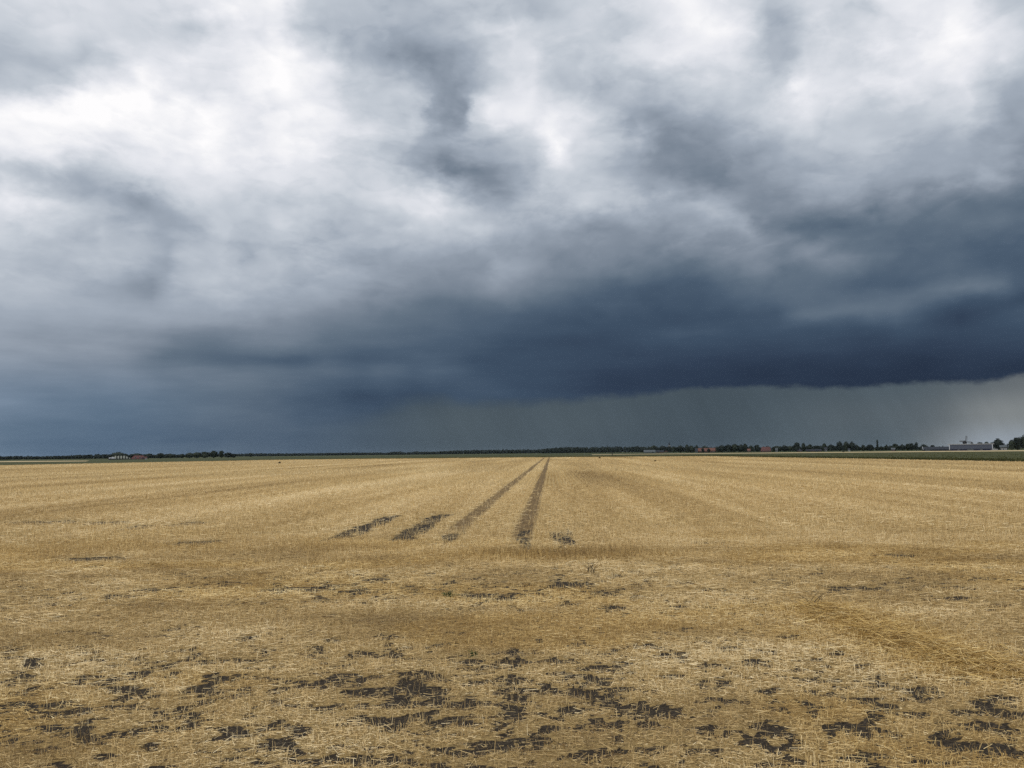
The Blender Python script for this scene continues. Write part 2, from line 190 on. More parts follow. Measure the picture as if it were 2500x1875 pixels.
# ragged cloud edges: the lookup angles are displaced by turbulence
calm = W.step(el, 4.0, 17.0, 0.15, 1.0)
w1 = W.sep(W.noise(stretch, 5.5, 4.0, 0.5, color=True))
w2 = W.sep(W.noise(W.vm('ADD', stretch, (3.7, 1.2, 8.1)), 24.0, 6.0, 0.58, color=True))
def warp(a, b, k1, k2):
    s = W.m('ADD', W.m('MULTIPLY', W.m('SUBTRACT', a, 0.5), k1), W.m('MULTIPLY', W.m('SUBTRACT', b, 0.5), k2))
    return W.m('MULTIPLY', s, calm)
azw = W.m('ADD', az, warp(w1[0], w2[0], 1.3, 2.9))
elw = W.m('ADD', el, warp(w1[1], w2[1], 0.8, 1.9))
azt = W.m('MULTIPLY', W.m('DIVIDE', W.m('ADD', azw, 34.0), 68.0, clamp=True), 3.0)
EL_STEP = 0.8
def row_node(row):
    """brightness of one elevation row over azimuth: 94 values in three spans, kept in a node group"""
    g = bpy.data.node_groups.new('cloud_row', 'ShaderNodeTree')
    g.interface.new_socket('azimuth', in_out='INPUT', socket_type='NodeSocketFloat')
    g.interface.new_socket('brightness', in_out='OUTPUT', socket_type='NodeSocketFloat')
    n = Nodes(g)
    t = n.new('NodeGroupInput').outputs[0]
    span = [n.ramp(n.m('SUBTRACT', t, float(q), clamp=True), [(k / 31.0, (v / 255.0,) * 3) for k, v in enumerate(row[31 * q:31 * q + 32])])
            for q in range(3)]
    c = n.mix(n.m('GREATER_THAN', t, 2.0), n.mix(n.m('GREATER_THAN', t, 1.0), span[0], span[1]), span[2])
    n.put(n.new('NodeGroupOutput').inputs[0], c)
    gn = W.new('ShaderNodeGroup', node_tree=g)
    W.put(gn.inputs[0], azt)
    return gn.outputs[0]


def blend(f, a, b):
    n = W.new('ShaderNodeMix', data_type='FLOAT')
    W.put(n.inputs['Factor'], f); W.put(n.inputs[2], a); W.put(n.inputs[3], b)
    return n.outputs[0]


cloud = None
for i, row in enumerate(SKY_ROWS):
    r = row_node(row)
    if cloud is None:
        cloud = r
    else:
        mid = (i - 0.5) * EL_STEP
        cloud = blend(W.step(elw, mid - 0.75 * EL_STEP, mid + 0.75 * EL_STEP), cloud, r)
# cauliflower billows with creases, and flat streaks low in the storm
def crease(v, scale, off):
    q = W.noise(W.vm('ADD', v, off), scale, 2.5, 0.5)
    return W.m('ABSOLUTE', W.m('MULTIPLY', W.m('SUBTRACT', q, 0.5), 2.0))
billow = W.m('ADD', W.m('MULTIPLY', crease(stretch, 8.0, (1.3, 7.7, 4.1)), 0.6), W.m('MULTIPLY', crease(stretch, 19.0, (6.1, 2.2, 0.4)), 0.4))
cloud = W.m('ADD', cloud, W.m('MULTIPLY', W.m('SUBTRACT', billow, 0.19), W.step(el, 7.0, 17.0, 0.02, 0.16)))
flat = W.noise(W.vm('MULTIPLY', direction, (1.0, 1.0, 6.0)), 6.5, 5.0, 0.55)
cloud = W.m('MULTIPLY', cloud, W.m('ADD', 1.0, W.m('MULTIPLY', W.m('SUBTRACT', flat, 0.5), W.step(el, 6.0, 13.0, 0.34, 0.0))))
thick = W.step(cloud, 0.22, 0.60, 0.30, 1.0)
# torn scud: crisp on one side, fading on the other
def scud(scale, off, t, amount, lo):
    q = W.noise(W.vm('ADD', W.vm('MULTIPLY', direction, (1.0, 1.0, 2.1)), off), scale, 9.0, 0.56, 0.35)
    k = W.ramp(q, [(t, (0, 0, 0)), (t + 0.05, (1, 1, 1)), (t + 0.16, (0.15, 0.15, 0.15))])
    return W.m('MULTIPLY', W.m('MULTIPLY', k, W.m('MULTIPLY', W.step(el, lo, lo + 8.0), thick)), amount)
cloud = W.m('ADD', cloud, scud(4.5, (0.7, 3.1, 5.9), 0.50, -0.030, 4.0))
cloud = W.m('ADD', cloud, scud(6.0, (8.7, 1.4, 2.6), 0.53, 0.030, 7.0))
cloud = W.m('ADD', cloud, scud(11.0, (2.9, 6.3, 9.2), 0.54, -0.020, 7.0))
# fine texture
bil = W.noise(W.vm('ADD', stretch, (9.3, 4.4, 2.2)), 11.0, 7.0, 0.6, 0.4)
k = W.m('ADD', 1.0, W.m('MULTIPLY', W.m('SUBTRACT', bil, 0.5), W.step(el, 1.0, 12.0, 0.08, 0.13)))
cloud = W.m('MULTIPLY', cloud, k)
cloud = W.m('MINIMUM', W.m('ADD', cloud, W.m('MULTIPLY', thick, 0.012)), 1.0)
cloud = W.ramp(cloud, [(v / 255.0, c) for v, c in zip(LEVEL, tint(LEVEL, CLOUD_R, CLOUD_G, CLOUD_B))])
blue = W.m('MULTIPLY', W.step(az, -16.0, -27.0), W.step(el, 7.0, 3.0))
cloud = W.mix(blue, cloud, W.vm('MULTIPLY', cloud, (0.90, 1.0, 1.08)))
# rain curtain under the ragged cloud base
rain = None
for i, row in enumerate(RAIN_ROWS):
    r = W.ramp(W.m('DIVIDE', W.m('ADD', az, 34.0), 68.0, clamp=True), [(q / 31.0, c) for q, c in enumerate(tint(row, RAIN_R, RAIN_G, RAIN_B))], 'B_SPLINE')
    rain = r if rain is None else W.mix(W.step(el, 2.0 * i - 2.0, 2.0 * i), rain, r)
shafts = W.noise(W.xyz(W.m('ADD', az, W.m('MULTIPLY', el, 0.5)), W.m('MULTIPLY', el, 0.12), 0.0), 0.45, 4.0, 0.6)
k = W.m('ADD', 1.0, W.m('MULTIPLY', W.m('SUBTRACT', shafts, 0.5), 0.30))
rain = W.vm('MULTIPLY', rain, W.xyz(k, k, k))
fc = W.new('ShaderNodeFloatCurve')
cv = fc.mapping.curves[0]
while len(cv.points) < 32:
    cv.points.new(0.5, 0.5)
for q, p in enumerate(cv.points):
    p.location = (q / 31.0, BASE_EDGE[q] / 5.0)
fc.mapping.update()
W.put(fc.inputs['Value'], W.m('DIVIDE', W.m('ADD', az, 34.0), 68.0, clamp=True))
rag = W.noise(W.xyz(az, W.m('MULTIPLY', el, 1.5), 3.0), 0.6, 7.0, 0.66)
edge = W.m('ADD', W.m('MULTIPLY', fc.outputs[0], 5.0), W.m('MULTIPLY', W.m('SUBTRACT', rag, 0.5), 1.0))
soft = W.step(az, -12.0, 14.0, 0.8, 0.24)
under = W.step(W.m('SUBTRACT', edge, el), W.m('MULTIPLY', soft, -1.0), soft)
under = W.m('MULTIPLY', under, W.step(az, -17.0, -3.0))
cloud = W.mix(under, cloud, rain)
# away from the storm the cloud sheet is thin and bright
back = W.m('MAXIMUM', W.step(el, 27.0, 60.0), W.step(W.m('ABSOLUTE', az), 40.0, 95.0))
sheet = W.ramp(W.noise(stretch, 2.4, 5.0, 0.55), [(0.3, (0.62, 0.68, 0.76)), (0.7, (1.25, 1.25, 1.24))])
cloud = W.mix(back, cloud, sheet)
nishita = W.new('ShaderNodeTexSky', sky_type='NISHITA')
nishita.sun_disc = False
nishita.sun_elevation = SUN_EL
nishita.sun_rotation = SUN_AZ
bg_clear = W.new('ShaderNodeBackground')
W.put(bg_clear.inputs[0], nishita.outputs[0]); bg_clear.inputs[1].default_value = 0.1
bg_cloud = W.new('ShaderNodeBackground')
W.put(bg_cloud.inputs[0], cloud); bg_cloud.inputs[1].default_value = 1.0
ms = W.new('ShaderNodeMixShader')
W.put(ms.inputs[0], W.m('SUBTRACT', 1.0, W.m('MULTIPLY', back, 0.25)))
W.t.links.new(bg_clear.outputs[0], ms.inputs[1])
W.t.links.new(bg_cloud.outputs[0], ms.inputs[2])
W.t.links.new(ms.outputs[0], W.new('ShaderNodeOutputWorld').inputs[0])

# ------------------------------------------------------------------ helpers
def tag(o, label=None, cat=None, group=None, kind=None):
    if label: o['label'] = label
    if cat: o['category'] = cat
    if group: o['group'] = group
    if kind: o['kind'] = kind
    return o


def mesh_from(name, verts, faces, mat, parent=None, attrs=None, smooth=False):
    """verts (n,3); faces: (m,k) array or list of tuples; attrs: point float attributes"""
    me = bpy.data.meshes.new(name)
    verts = np.asarray(verts, np.float32)
    if isinstance(faces, np.ndarray):
        nf, k = faces.shape
        me.vertices.add(len(verts)); me.vertices.foreach_set('co', verts.ravel())
        me.loops.add(nf * k); me.loops.foreach_set('vertex_index', faces.astype(np.int32).ravel())
        me.polygons.add(nf)
        me.polygons.foreach_set('loop_start', np.arange(0, nf * k, k, dtype=np.int32))
        me.update(calc_edges=True)
    else:
        me.from_pydata([tuple(map(float, v)) for v in verts], [], faces)
    if attrs:
        for an, av in attrs.items():
            a = me.attributes.new(an, 'FLOAT', 'POINT')
            a.data.foreach_set('value', np.asarray(av, np.float32))
    if smooth:
        me.polygons.foreach_set('use_smooth', np.ones(len(me.polygons), bool))
    me.materials.append(mat)
    o = bpy.data.objects.new(name, me)
    COL.objects.link(o)
    if parent: o.parent = parent
    return o


def empty(name, loc=(0, 0, 0), rz=0.0, parent=None):
    o = bpy.data.objects.new(name, None)
    o.location = loc; o.rotation_euler = (0, 0, rz)
    COL.objects.link(o)
    if parent: o.parent = parent
    return o


def vnoise(x, y, seed=0):
    """lattice value noise, 0..1"""
    xi, yi = np.floor(x), np.floor(y)
    fx, fy = x - xi, y - yi
    fx = fx * fx * (3 - 2 * fx); fy = fy * fy * (3 - 2 * fy)
    def h(a, b):
        n = (a.astype(np.int64) * 374761393 + b.astype(np.int64) * 668265263 + seed * 974634777) & 0xFFFFFFFF
        n = ((n ^ (n >> 13)) * 1274126177) & 0xFFFFFFFF
        n = n ^ (n >> 16)
        return (n & 0xFFFFFF) / float(0xFFFFFF)
    return ((h(xi, yi) * (1 - fx) + h(xi + 1, yi) * fx) * (1 - fy)
            + (h(xi, yi + 1) * (1 - fx) + h(xi + 1, yi + 1) * fx) * fy)


def fbm(x, y, seed=0, octs=4, gain=0.5):
    s = np.zeros_like(x, dtype=float); a = 1.0; t = 0.0
    for o in range(octs):
        s += a * vnoise(x * 2 ** o + 17.3 * o, y * 2 ** o + 9.1 * o, seed + o)
        t += a; a *= gain
    return s / t


def sstep(a, b, v):
    t = np.clip((v - a) / (b - a), 0, 1)
    return t * t * (3 - 2 * t)


def material(name):
    m = bpy.data.materials.new(name)
    m.use_nodes = True
    n = Nodes(m.node_tree)
    b = n.new('ShaderNodeBsdfPrincipled')
    b.inputs['Roughness'].default_value = 0.85
    b.inputs['Specular IOR Level'].default_value = 0.25
    out = n.new('ShaderNodeOutputMaterial')
    n.t.links.new(b.outputs[0], out.inputs[0])
    return m, n, b


def simple_mat(name, c, var=0.18, scale=1.2, rough=0.8, seed=0.0):
    """a base colour broken up by weathering noise in object space"""
    m, n, b = material(name)
    v = n.vm('ADD', n.new('ShaderNodeTexCoord').outputs['Object'], (seed, seed * 2, 0))
    f = n.noise(v, scale, 5.0, 0.6)
    lo = tuple(max(0, x * (1 - var)) for x in c); hi = tuple(min(1, x * (1 + var)) for x in c)
    n.put(b.inputs['Base Color'], n.ramp(f, [(0.3, lo), (0.7, hi)]))
    b.inputs['Roughness'].default_value = rough
    return m


# pixel column -> ground lateral position at depth Y; pixel row -> height there
def PX(px, Y):
    return Y * (px - 1251.9) * 4.9246e-4


def PZ(px, py, Y):
    return EYE + (1119.3 - 0.01092 * px - py) * Y * 4.96e-4


# ------------------------------------------------------------------ the stubble field: where soil shows
ROWDIR = 0.046                       # the drilled rows run slightly right of straight ahead
def row_u(x, y):
    return x - ROWDIR * y


def left_edge(y):  return -269.0 + 0.33 * y
def right_edge(y): return np.interp(y, [346, 377, 412, 447], [83, 55, 0, -121])
Y_FAR = 447.0

# (x, y, half width, half depth, strength) of the bare patches, metres
PATCH = [(-6.0, 10.2, .5, .25, 1), (-4.1, 9.75, .95, .42, 1), (-3.45, 9.2, .5, .35, 1), (-5.3, 9.9, .6, .3, .8),
         (-2.6, 8.8, .7, .4, 1), (-3.0, 8.5, .5, .25, .9), (-4.6, 7.7, .4, .2, .9), (-3.3, 7.45, .5, .2, 1), (-2.85, 7.5, .35, .18, 1),
         (-4.9, 7.9, .45, .2, .8), (-2.0, 9.2, .5, .25, .8), (-1.7, 8.6, 1.0, .5, 1), (-1.15, 8.5, .5, .4, .9), (-0.9, 8.7, .4, .3, .8),
         (-1.25, 10.1, .4, .35, 1), (.15, 10.2, .5, .4, 1.1), (.75, 10.0, .4, .3, 1), (-.4, 9.4, .4, .25, .9), (.3, 9.7, .4, .2, .8),
         (-.45, 7.8, .33, .3, 1.1), (-.5, 6.75, .25, .12, .8), (-1.3, 6.65, .3, .15, .9), (.25, 8.9, .4, .2, .8), (.75, 8.75, .35, .2, .8),
         (1.2, 7.7, .55, .3, 1), (.8, 8.1, .3, .2, .8), (1.5, 7.5, .5, .25, 1), (1.95, 7.75, .5, .3, 1.1), (1.85, 7.3, .6, .3, 1),
         (2.75, 7.6, .45, .22, .9), (3.55, 8.2, .3, .25, .9), (3.2, 8.4, .5, .2, .7), (2.8, 7.1, .6, .2, .9), (4.3, 6.9, .55, .25, 1.1),
         (.5, 6.6, .55, .2, .9), (2.9, 6.55, .5, .22, 1), (3.9, 6.6, .4, .15, .7), (2.3, 6.9, .4, .15, .8), (2.4, 8.3, .4, .2, .7),
         (-2.7, 6.6, .35, .15, .7), (-4.4, 6.7, .3, .12, .7), (1.15, 8.6, .5, .2, .8),
         (-.6, 14.0, .4, .3, 1), (-.2, 13.7, .35, .25, .8), (-2.6, 15.9, .3, .35, .9), (-3.9, 14.9, .9, .3, .8), (-3.3, 15.3, .5, .2, .7),
         (.9, 15.0, .5, .4, .9), (1.3, 15.1, .3, .5, .7), (1.5, 12.8, .35, .2, .7), (5.8, 14.3, .8, .3, .8), (6.9, 13.3, .7, .3, .7),
         (-.1, 16.5, .6, .25, .6), (-9.8, 19.6, 1.3, .7, .95), (-11.4, 29.4, .8, 1.3, 1), (-12.6, 28.2, .7, 1.2, 1), (-17.4, 30.8, 2.2, 1.3, 1), (-14.8, 30.2, 1.3, 1.1, 1), (-16.4, 25.5, 2.0, .9, .85), (-8.8, 23.0, 1.3, .9, .95),
         (-6.3, 20.2, .8, .3, .8), (5.0, 21.5, .7, .6, .9), (8.5, 18.6, .7, .5, .9), (7.5, 9.2, .6, .3, .6), (-7.5, 12.5, .6, .3, .7)]


def bare(x, y):
    """1 where bare dark soil shows between the straw"""
    n = fbm(x * 3.7, y * 5.6, 3, 3, 0.55)
    fleck = fbm(x * 7.0, y * 11.0, 17, 3, 0.6)
    big = fbm(x * 0.40 + 5, y * 0.55, 11, 3)
    zone = 0.138 * np.exp(-((y - 7.6) / 3.0) ** 2) + 0.145 * np.exp(-((y - 15.0) / 2.0) ** 2) * (.5 + .5 * np.exp(-((x + 1.5) / 5.5) ** 2)) - 0.07 * sstep(17.5, 20, y)
    zone = zone - 0.10 * np.exp(-(((x - 4.75) / .9) ** 2 + ((y - 10.8) / 2.2) ** 2))
    gap, gap2 = np.zeros_like(n), np.zeros_like(n)
    for (px, py, w, d, s) in PATCH:
        if 12.7 < py < 18: s, w, d = s + .15, w * 1.15, d * 1.5        # low grazing view: deeper gaps
        q = s * np.exp(-1.1 * (((x - px) / w) ** 2 + ((y - py) / d) ** 2))
        if py < 12.7: gap = np.maximum(gap, q)
        else: gap2 = np.maximum(gap2, q)
    v = .54 * n + .46 * fleck + 0.11 * (big - 0.5) + zone + 0.055 * gap
    b = sstep(0.655, 0.698, v)
    b = np.maximum(b, sstep(.55, .75, gap2 + .9 * (fleck - .5)))
    # seed-row gaps where the tramlines meet the headland
    u = row_u(x, y)
    r = fbm(x * 3.4, y * 1.3, 41, 4, .65)
    for (u0, hw, y0, y1, s, th) in ((-6.0, .30, 22.6, 32.5, 1.0, .30), (-4.2, .33, 22.6, 33.0, 1.0, .32), (.3, .30, 20.6, 26.0, 1.0, .34),
                                (-.88, .26, 20.8, 27.0, .7, .46), (-2.9, .24, 21.5, 27.0, .8, .46)):
        k = sstep(hw + .14, hw - .06, np.abs(u - u0 - 0.45 * (fbm(y * .55, x * .8, 5, 3, .6) - .5))) * sstep(y0 - .8, y0 + 2.2, y + 2.4 * (r - .5)) * sstep(y1 + 1.5, y1 - 2.5, y + 2.4 * (r - .5))
        b = np.maximum(b, s * sstep(.30, .62, k * (.45 + 1.1 * sstep(th, th + .30, r))))
    return b


def wheel(x, y):
    """1 in the two long wheel tracks"""
    u = row_u(x, y) - 0.12 * (fbm(y * 0.05, y * 0 + 3.3, 61, 3) - 0.5)
    a = sstep(.40, .22, np.abs(u + 0.86)) * sstep(19.6, 25, y)
    b = sstep(.40, .24, np.abs(u + 2.98)) * sstep(20, 29, y) * 0.95
    return np.maximum(a, b)


def tone_gold(x, y):
    """patches of paler / browner (tone) and more golden (gold) straw"""
    u = row_u(x, y)
    n = fbm(x * .55, y * .9, 71, 4)
    sw = fbm(u * .22, y * .012, 81, 3)                      # combine passes along the rows
    near = sstep(30, 17, y)
    tone = 0.5 + near * (n - .5) * 1.1 + (1 - near) * ((sw - .5) * 1.0 + (fbm(u * 1.1, y * .03, 85, 3) - .5) * 0.5)
    dark = np.exp(-(((x - .4) / 3.2) ** 2 + ((y - 19.3) / 1.1) ** 2))          # uncut browner fringe
    dark = np.maximum(dark, .3 * np.exp(-(((x + 7) / 4) ** 2 + ((y - 21) / 1.3) ** 2)))
    gold = .6 * sstep(.50, .68, fbm(x * .33 + 9, y * .55, 91, 3)) * near
    gold = np.maximum(gold, .7 * np.exp(-(((x + 4.3) / 2.2) ** 2 + ((y - 15.2) / 1.6) ** 2)))
    gold = np.maximum(gold, np.exp(-(((x - 4.75) / .8) ** 2 + ((y - 10.6) / 2.0) ** 2)))
    gold = np.maximum(gold, .7 * dark)
    return np.clip(tone - .38 * dark, 0, 1), np.clip(gold, 0, 1), dark


# straw material: colour of each stem from its own tone / gold attributes
def straw_mat(name):
    m, n, b = material(name)
    t = n.new('ShaderNodeAttribute', attribute_name='tone').outputs['Fac']
    g = n.new('ShaderNodeAttribute', attribute_name='gold').outputs['Fac']
    grey = n.ramp(t, [(0.0, STRAW[0]), (0.35, STRAW[1]), (0.7, STRAW[2]), (1.0, STRAW[3])])
    gold = n.ramp(t, [(0.0, (.20, .12, .036)), (0.4, (.47, .305, .095)), (0.75, (.67, .475, .17)), (1.0, (.87, .69, .34))])
    c = n.mix(g, grey, gold)
    n.put(b.inputs['Base Color'], c)
    b.inputs['Roughness'].default_value = 0.6
    b.inputs['Specular IOR Level'].default_value = 0.35
    return m


STRAW = [(.20, .130, .055), (.48, .338, .146), (.68, .508, .245), (.91, .75, .46)]
M_STRAW = straw_mat('dry_straw')

# field surface: dark soil, chaff, and the closed straw mat of the distance
def field_mat():
    m, n, b = material('stubble_ground')
    pos = n.new('ShaderNodeTexCoord').outputs['Object']
    x, y, z = n.sep(pos)
    u = n.m('SUBTRACT', x, n.m('MULTIPLY', y, ROWDIR))
    soil_f = n.noise(pos, 38.0, 6.0, 0.68)
    soil = n.ramp(soil_f, [(0.30, (.016, .013, .010)), (0.50, (.042, .033, .024)), (0.68, (.11, .086, .058))])
    at = lambda k: n.new('ShaderNodeAttribute', attribute_name=k).outputs['Fac']
    # chaff close by
    stre = n.noise(n.vm('MULTIPLY', pos, (24.0, 70.0, 1.0)), 1.0, 5.0, 0.65)
    chaff = n.ramp(stre, [(0.25, (.09, .060, .026)), (0.5, (.32, .220, .090)), (0.75, (.58, .43, .19))])
    chaff = n.mix(n.m('MULTIPLY', at('gold'), 0.6), chaff, (.30, .175, .055, 1))
    # distant straw, combed along the rows
    comb = n.noise(n.xyz(n.m('MULTIPLY', u, 1.7), n.m('MULTIPLY', y, 0.06), 0.0), 1.0, 6.0, 0.6)
    band = n.noise(n.xyz(n.m('MULTIPLY', u, 0.16), n.m('MULTIPLY', y, 0.006), 4.0), 1.0, 3.0, 0.5)
    tuft = n.noise(n.vm('MULTIPLY', pos, (2.6, 0.9, 1.0)), 1.0, 6.0, 0.66)
    f = n.m('ADD', n.m('MULTIPLY', comb, 0.44), n.m('ADD', n.m('MULTIPLY', band, 0.40), n.m('MULTIPLY', tuft, 0.16)))
    far = n.ramp(f, [(0.36, FAR[0]), (0.52, FAR[1]), (0.66, FAR[2])])
    dist = n.step(y, 15.0, 55.0)
    c = n.mix(dist, chaff, far)
    wheel_c = n.ramp(n.noise(n.vm('MULTIPLY', pos, (5.0, 1.2, 1.0)), 1.0, 5.0, 0.65), [(0.3, (.095, .062, .030)), (0.7, (.225, .150, .072))])
    c = n.mix(n.m('MULTIPLY', at('wheel'), 0.95), c, wheel_c)
    ragged = n.noise(n.vm('MULTIPLY', pos, (1.0, 1.4, 1.0)), 14.0, 5.0, 0.65)
    bare_f = n.step(n.m('ADD', at('bare'), n.m('MULTIPLY', n.m('SUBTRACT', ragged, 0.5), 1.1)), 0.30, 0.55)
    soily = n.m('MULTIPLY', n.m('SUBTRACT', 1.0, at('wheel')), n.m('MULTIPLY', n.step(n.noise(n.vm('MULTIPLY', pos, (1.0, 1.7, 1.0)), 20.0, 5.0, 0.6), 0.52, 0.62), n.step(y, 30.0, 12.0, 0.0, 0.62)))
    c = n.mix(n.m('MAXIMUM', bare_f, soily), c, soil)
    n.put(b.inputs['Base Color'], c)
    b.inputs['Roughness'].default_value = 0.95
    b.inputs['Specular IOR Level'].default_value = 0.1
    bp = n.new('ShaderNodeBump')
    bp.inputs['Strength'].default_value = 0.9
    bp.inputs['Distance'].default_value = 0.03
    n.put(bp.inputs['Height'], n.noise(pos, 26.0, 6.0, 0.7))
    n.t.links.new(bp.outputs[0], b.inputs['Normal'])
    return m


FAR = [(.32, .218, .094), (.42, .300, .134), (.50, .370, .176)]
M_FIELD = field_mat()

# the sheet itself: fine mesh near the middle, coarser towards the edges
def build_field():
    ny, nx = 620, 300
    ys = np.concatenate([np.linspace(-12, 3.5, 14, endpoint=False), np.geomspace(3.5, Y_FAR, ny)])
    s = np.linspace(-1, 1, 2 * nx + 1)
    k = 5.2
    sh = np.sinh(k * s) / np.sinh(k)
    Y = np.repeat(ys[:, None], len(s), 1)
    L = left_edge(Y); Rr = right_edge(Y)
    X = np.where(sh < 0, -sh * L, sh * Rr)
    mid = ((L + Rr) / 2)
    X = np.where(Rr < 20, L + (s + 1) / 2 * (Rr - L), X)
    x, y = X.ravel(), Y.ravel()
    z = (0.05 * (fbm(x * 1.3, y * 1.3, 101, 4, .6) - .5) * sstep(60, 20, y))
    bz = bare(x, y) * (y < 60); z = z - 0.015 * bz
    wz = wheel(x, y); z = z - 0.03 * wz * (y < 120)
    _, g, _ = tone_gold(x, y)
    nr, nc = Y.shape
    i = np.arange(nr * nc).reshape(nr, nc)
    f = np.stack([i[:-1, :-1], i[:-1, 1:], i[1:, 1:], i[1:, :-1]], -1).reshape(-1, 4)
    o = mesh_from('field', np.stack([x, y, z], 1), f, M_FIELD, attrs=dict(bare=bz, wheel=wz, gold=g), smooth=True)
    return tag(o, kind='structure')


build_field()


def ground_z(x, y):
    return 0.05 * (fbm(x * 1.3, y * 1.3, 101, 4, .6) - .5) * sstep(60, 20, y) - 0.015 * bare(x, y) - 0.03 * wheel(x, y)


# ------------------------------------------------------------------ straw: standing stubble and loose stems
def sector(n, r0, r1, spread=0.74):
    a = rng.uniform(-spread, spread, n)
    r = np.sqrt(rng.uniform(r0 * r0, r1 * r1, n))
    return r * np.sin(a), r * np.cos(a)


def ribbons(base, d, w, bend=None):
    """one tapering ribbon per stem; bend adds a kink half way"""
    n = len(base)
    side = np.cross(d, rng.normal(size=(n, 3)))
    side /= np.linalg.norm(side, axis=1)[:, None] + 1e-9
    side *= w[:, None]
    if bend is None:
        v = np.stack([base - side, base + side, base + d + side * .8, base + d - side * .8], 1).reshape(-1, 3)
        f = np.arange(4 * n).reshape(n, 4)
        return v, f, 4
    mid = base + d * .55
    tip = mid + bend
    v = np.stack([base - side, base + side, mid + side, mid - side, tip + side * .7, tip - side * .7], 1).reshape(-1, 3)
    k = np.arange(n)[:, None] * 6
    f = np.concatenate([k + [0, 1, 2, 3], k + [3, 2, 4, 5]], 0)
    return v, f, 6


parts_s, parts_l = [], []
def add(store, x, y, z, d, w, tone, gold, bend=None):
    v, f, k = ribbons(np.stack([x, y, z], 1), d, w, bend)
    store.append((v, f, np.repeat(tone, k), np.repeat(gold, k)))


def merge(store, name, label=None):
    off = 0; V, Fc, T, Gd = [], [], [], []
    for v, f, t, g in store:
        V.append(v); Fc.append(f + off); off += len(v); T.append(t); Gd.append(g)
    return mesh_from(name, np.concatenate(V), np.concatenate(Fc), M_STRAW, attrs=dict(tone=np.concatenate(T), gold=np.concatenate(Gd)))


def inside(x, y):
    return (x > left_edge(y) + .3) & (x < right_edge(y) - .3) & (y < Y_FAR - 4)


def standing(r0, r1, dens, h, w, lean=.28, row=0.125):
    area = .74 * (r1 * r1 - r0 * r0)
    n = int(dens * area)
    x, y = sector(n, r0, r1)
    head = y + 3 * (fbm(x * .4, y * .4, 173, 2) - .5) < 18.5
    if row:
        q = rng.normal(0, row * .17, n)
        y = np.where(head, np.round(y / row) * row + q, y)
        u = row_u(x, y)
        u = np.where(head, u, np.round(u / row) * row + q)
        x = u + ROWDIR * y
    ok = inside(x, y); x, y = x[ok], y[ok]
    tone, gold, dark = tone_gold(x, y)
    b, wh = bare(x, y), wheel(x, y)
    patchy = sstep(.25, .6, fbm(x * 1.1, y * 1.6, 131, 3))
    keep = rng.random(len(x)) < np.maximum((1 - .82 * b) * (1 - .88 * wh) * (.45 + .55 * patchy), .85 * dark)
    x, y, tone, gold, dark, b = (q[keep] for q in (x, y, tone, gold, dark, b))
    n = len(x)
    hh = h * rng.uniform(.55, 1.25, n) * (1 + 1.0 * dark)
    if 13 < r0 < 26:                               # the taller main crop begins along an uneven line
        hh = hh * (.58 + .42 * sstep(17.0, 23.0, y + 5 * (fbm(x * .35, y * .5, 171, 3) - .5)))
    az = rng.uniform(0, 2 * np.pi, n); ln = np.abs(rng.normal(0, lean, n))
    d = np.stack([np.sin(ln) * np.cos(az), np.sin(ln) * np.sin(az), np.cos(ln)], 1) * hh[:, None]
    t = np.clip(tone + rng.normal(0, .20, n), 0, 1)
    z = ground_z(x, y) - .004
    wid = w * rng.uniform(.7, 1.3, n)
    kink = rng.random(n) < .16
    k = ~kink
    add(parts_s, x[k], y[k], z[k], d[k], wid[k], t[k], gold[k])
    a2 = rng.uniform(0, 2 * np.pi, kink.sum())
    bend = np.stack([np.cos(a2), np.sin(a2), rng.uniform(-.5, .4, len(a2))], 1) * (hh[kink] * .6)[:, None]
    add(parts_s, x[kink], y[kink], z[kink], d[kink], wid[kink], t[kink], gold[kink], bend)


def lying(r0, r1, dens, l0, l1, w, zmax=.045, chaff=False, across=.75):
    n = int(dens * .74 * (r1 * r1 - r0 * r0))
    x, y = sector(n, r0, r1)
    ok = inside(x, y); x, y = x[ok], y[ok]
    tone, gold, dark = tone_gold(x, y)
    b, wh = bare(x, y), wheel(x, y)
    keep = rng.random(len(x)) < (1 - (.965 if chaff else .87) * b) * (1 - .93 * wh)
    x, y, tone, gold = (q[keep] for q in (x, y, tone, gold))
    n = len(x)
    az = np.where(rng.random(n) < across, rng.normal(0, .5, n), rng.uniform(0, np.pi, n))
    tilt = rng.normal(0, .10, n)
    ll = rng.uniform(l0, l1, n)
    d = np.stack([np.cos(az) * np.cos(tilt), np.sin(az) * np.cos(tilt), np.sin(tilt)], 1) * ll[:, None]
    z = ground_z(x, y) + rng.uniform(.003, zmax, n) + np.maximum(0, -d[:, 2])
    t = np.clip(tone + rng.normal(.02, .22, n), 0, 1)
    add(parts_l, x, y, z, d, w * rng.uniform(.7, 1.35, n), t, gold)


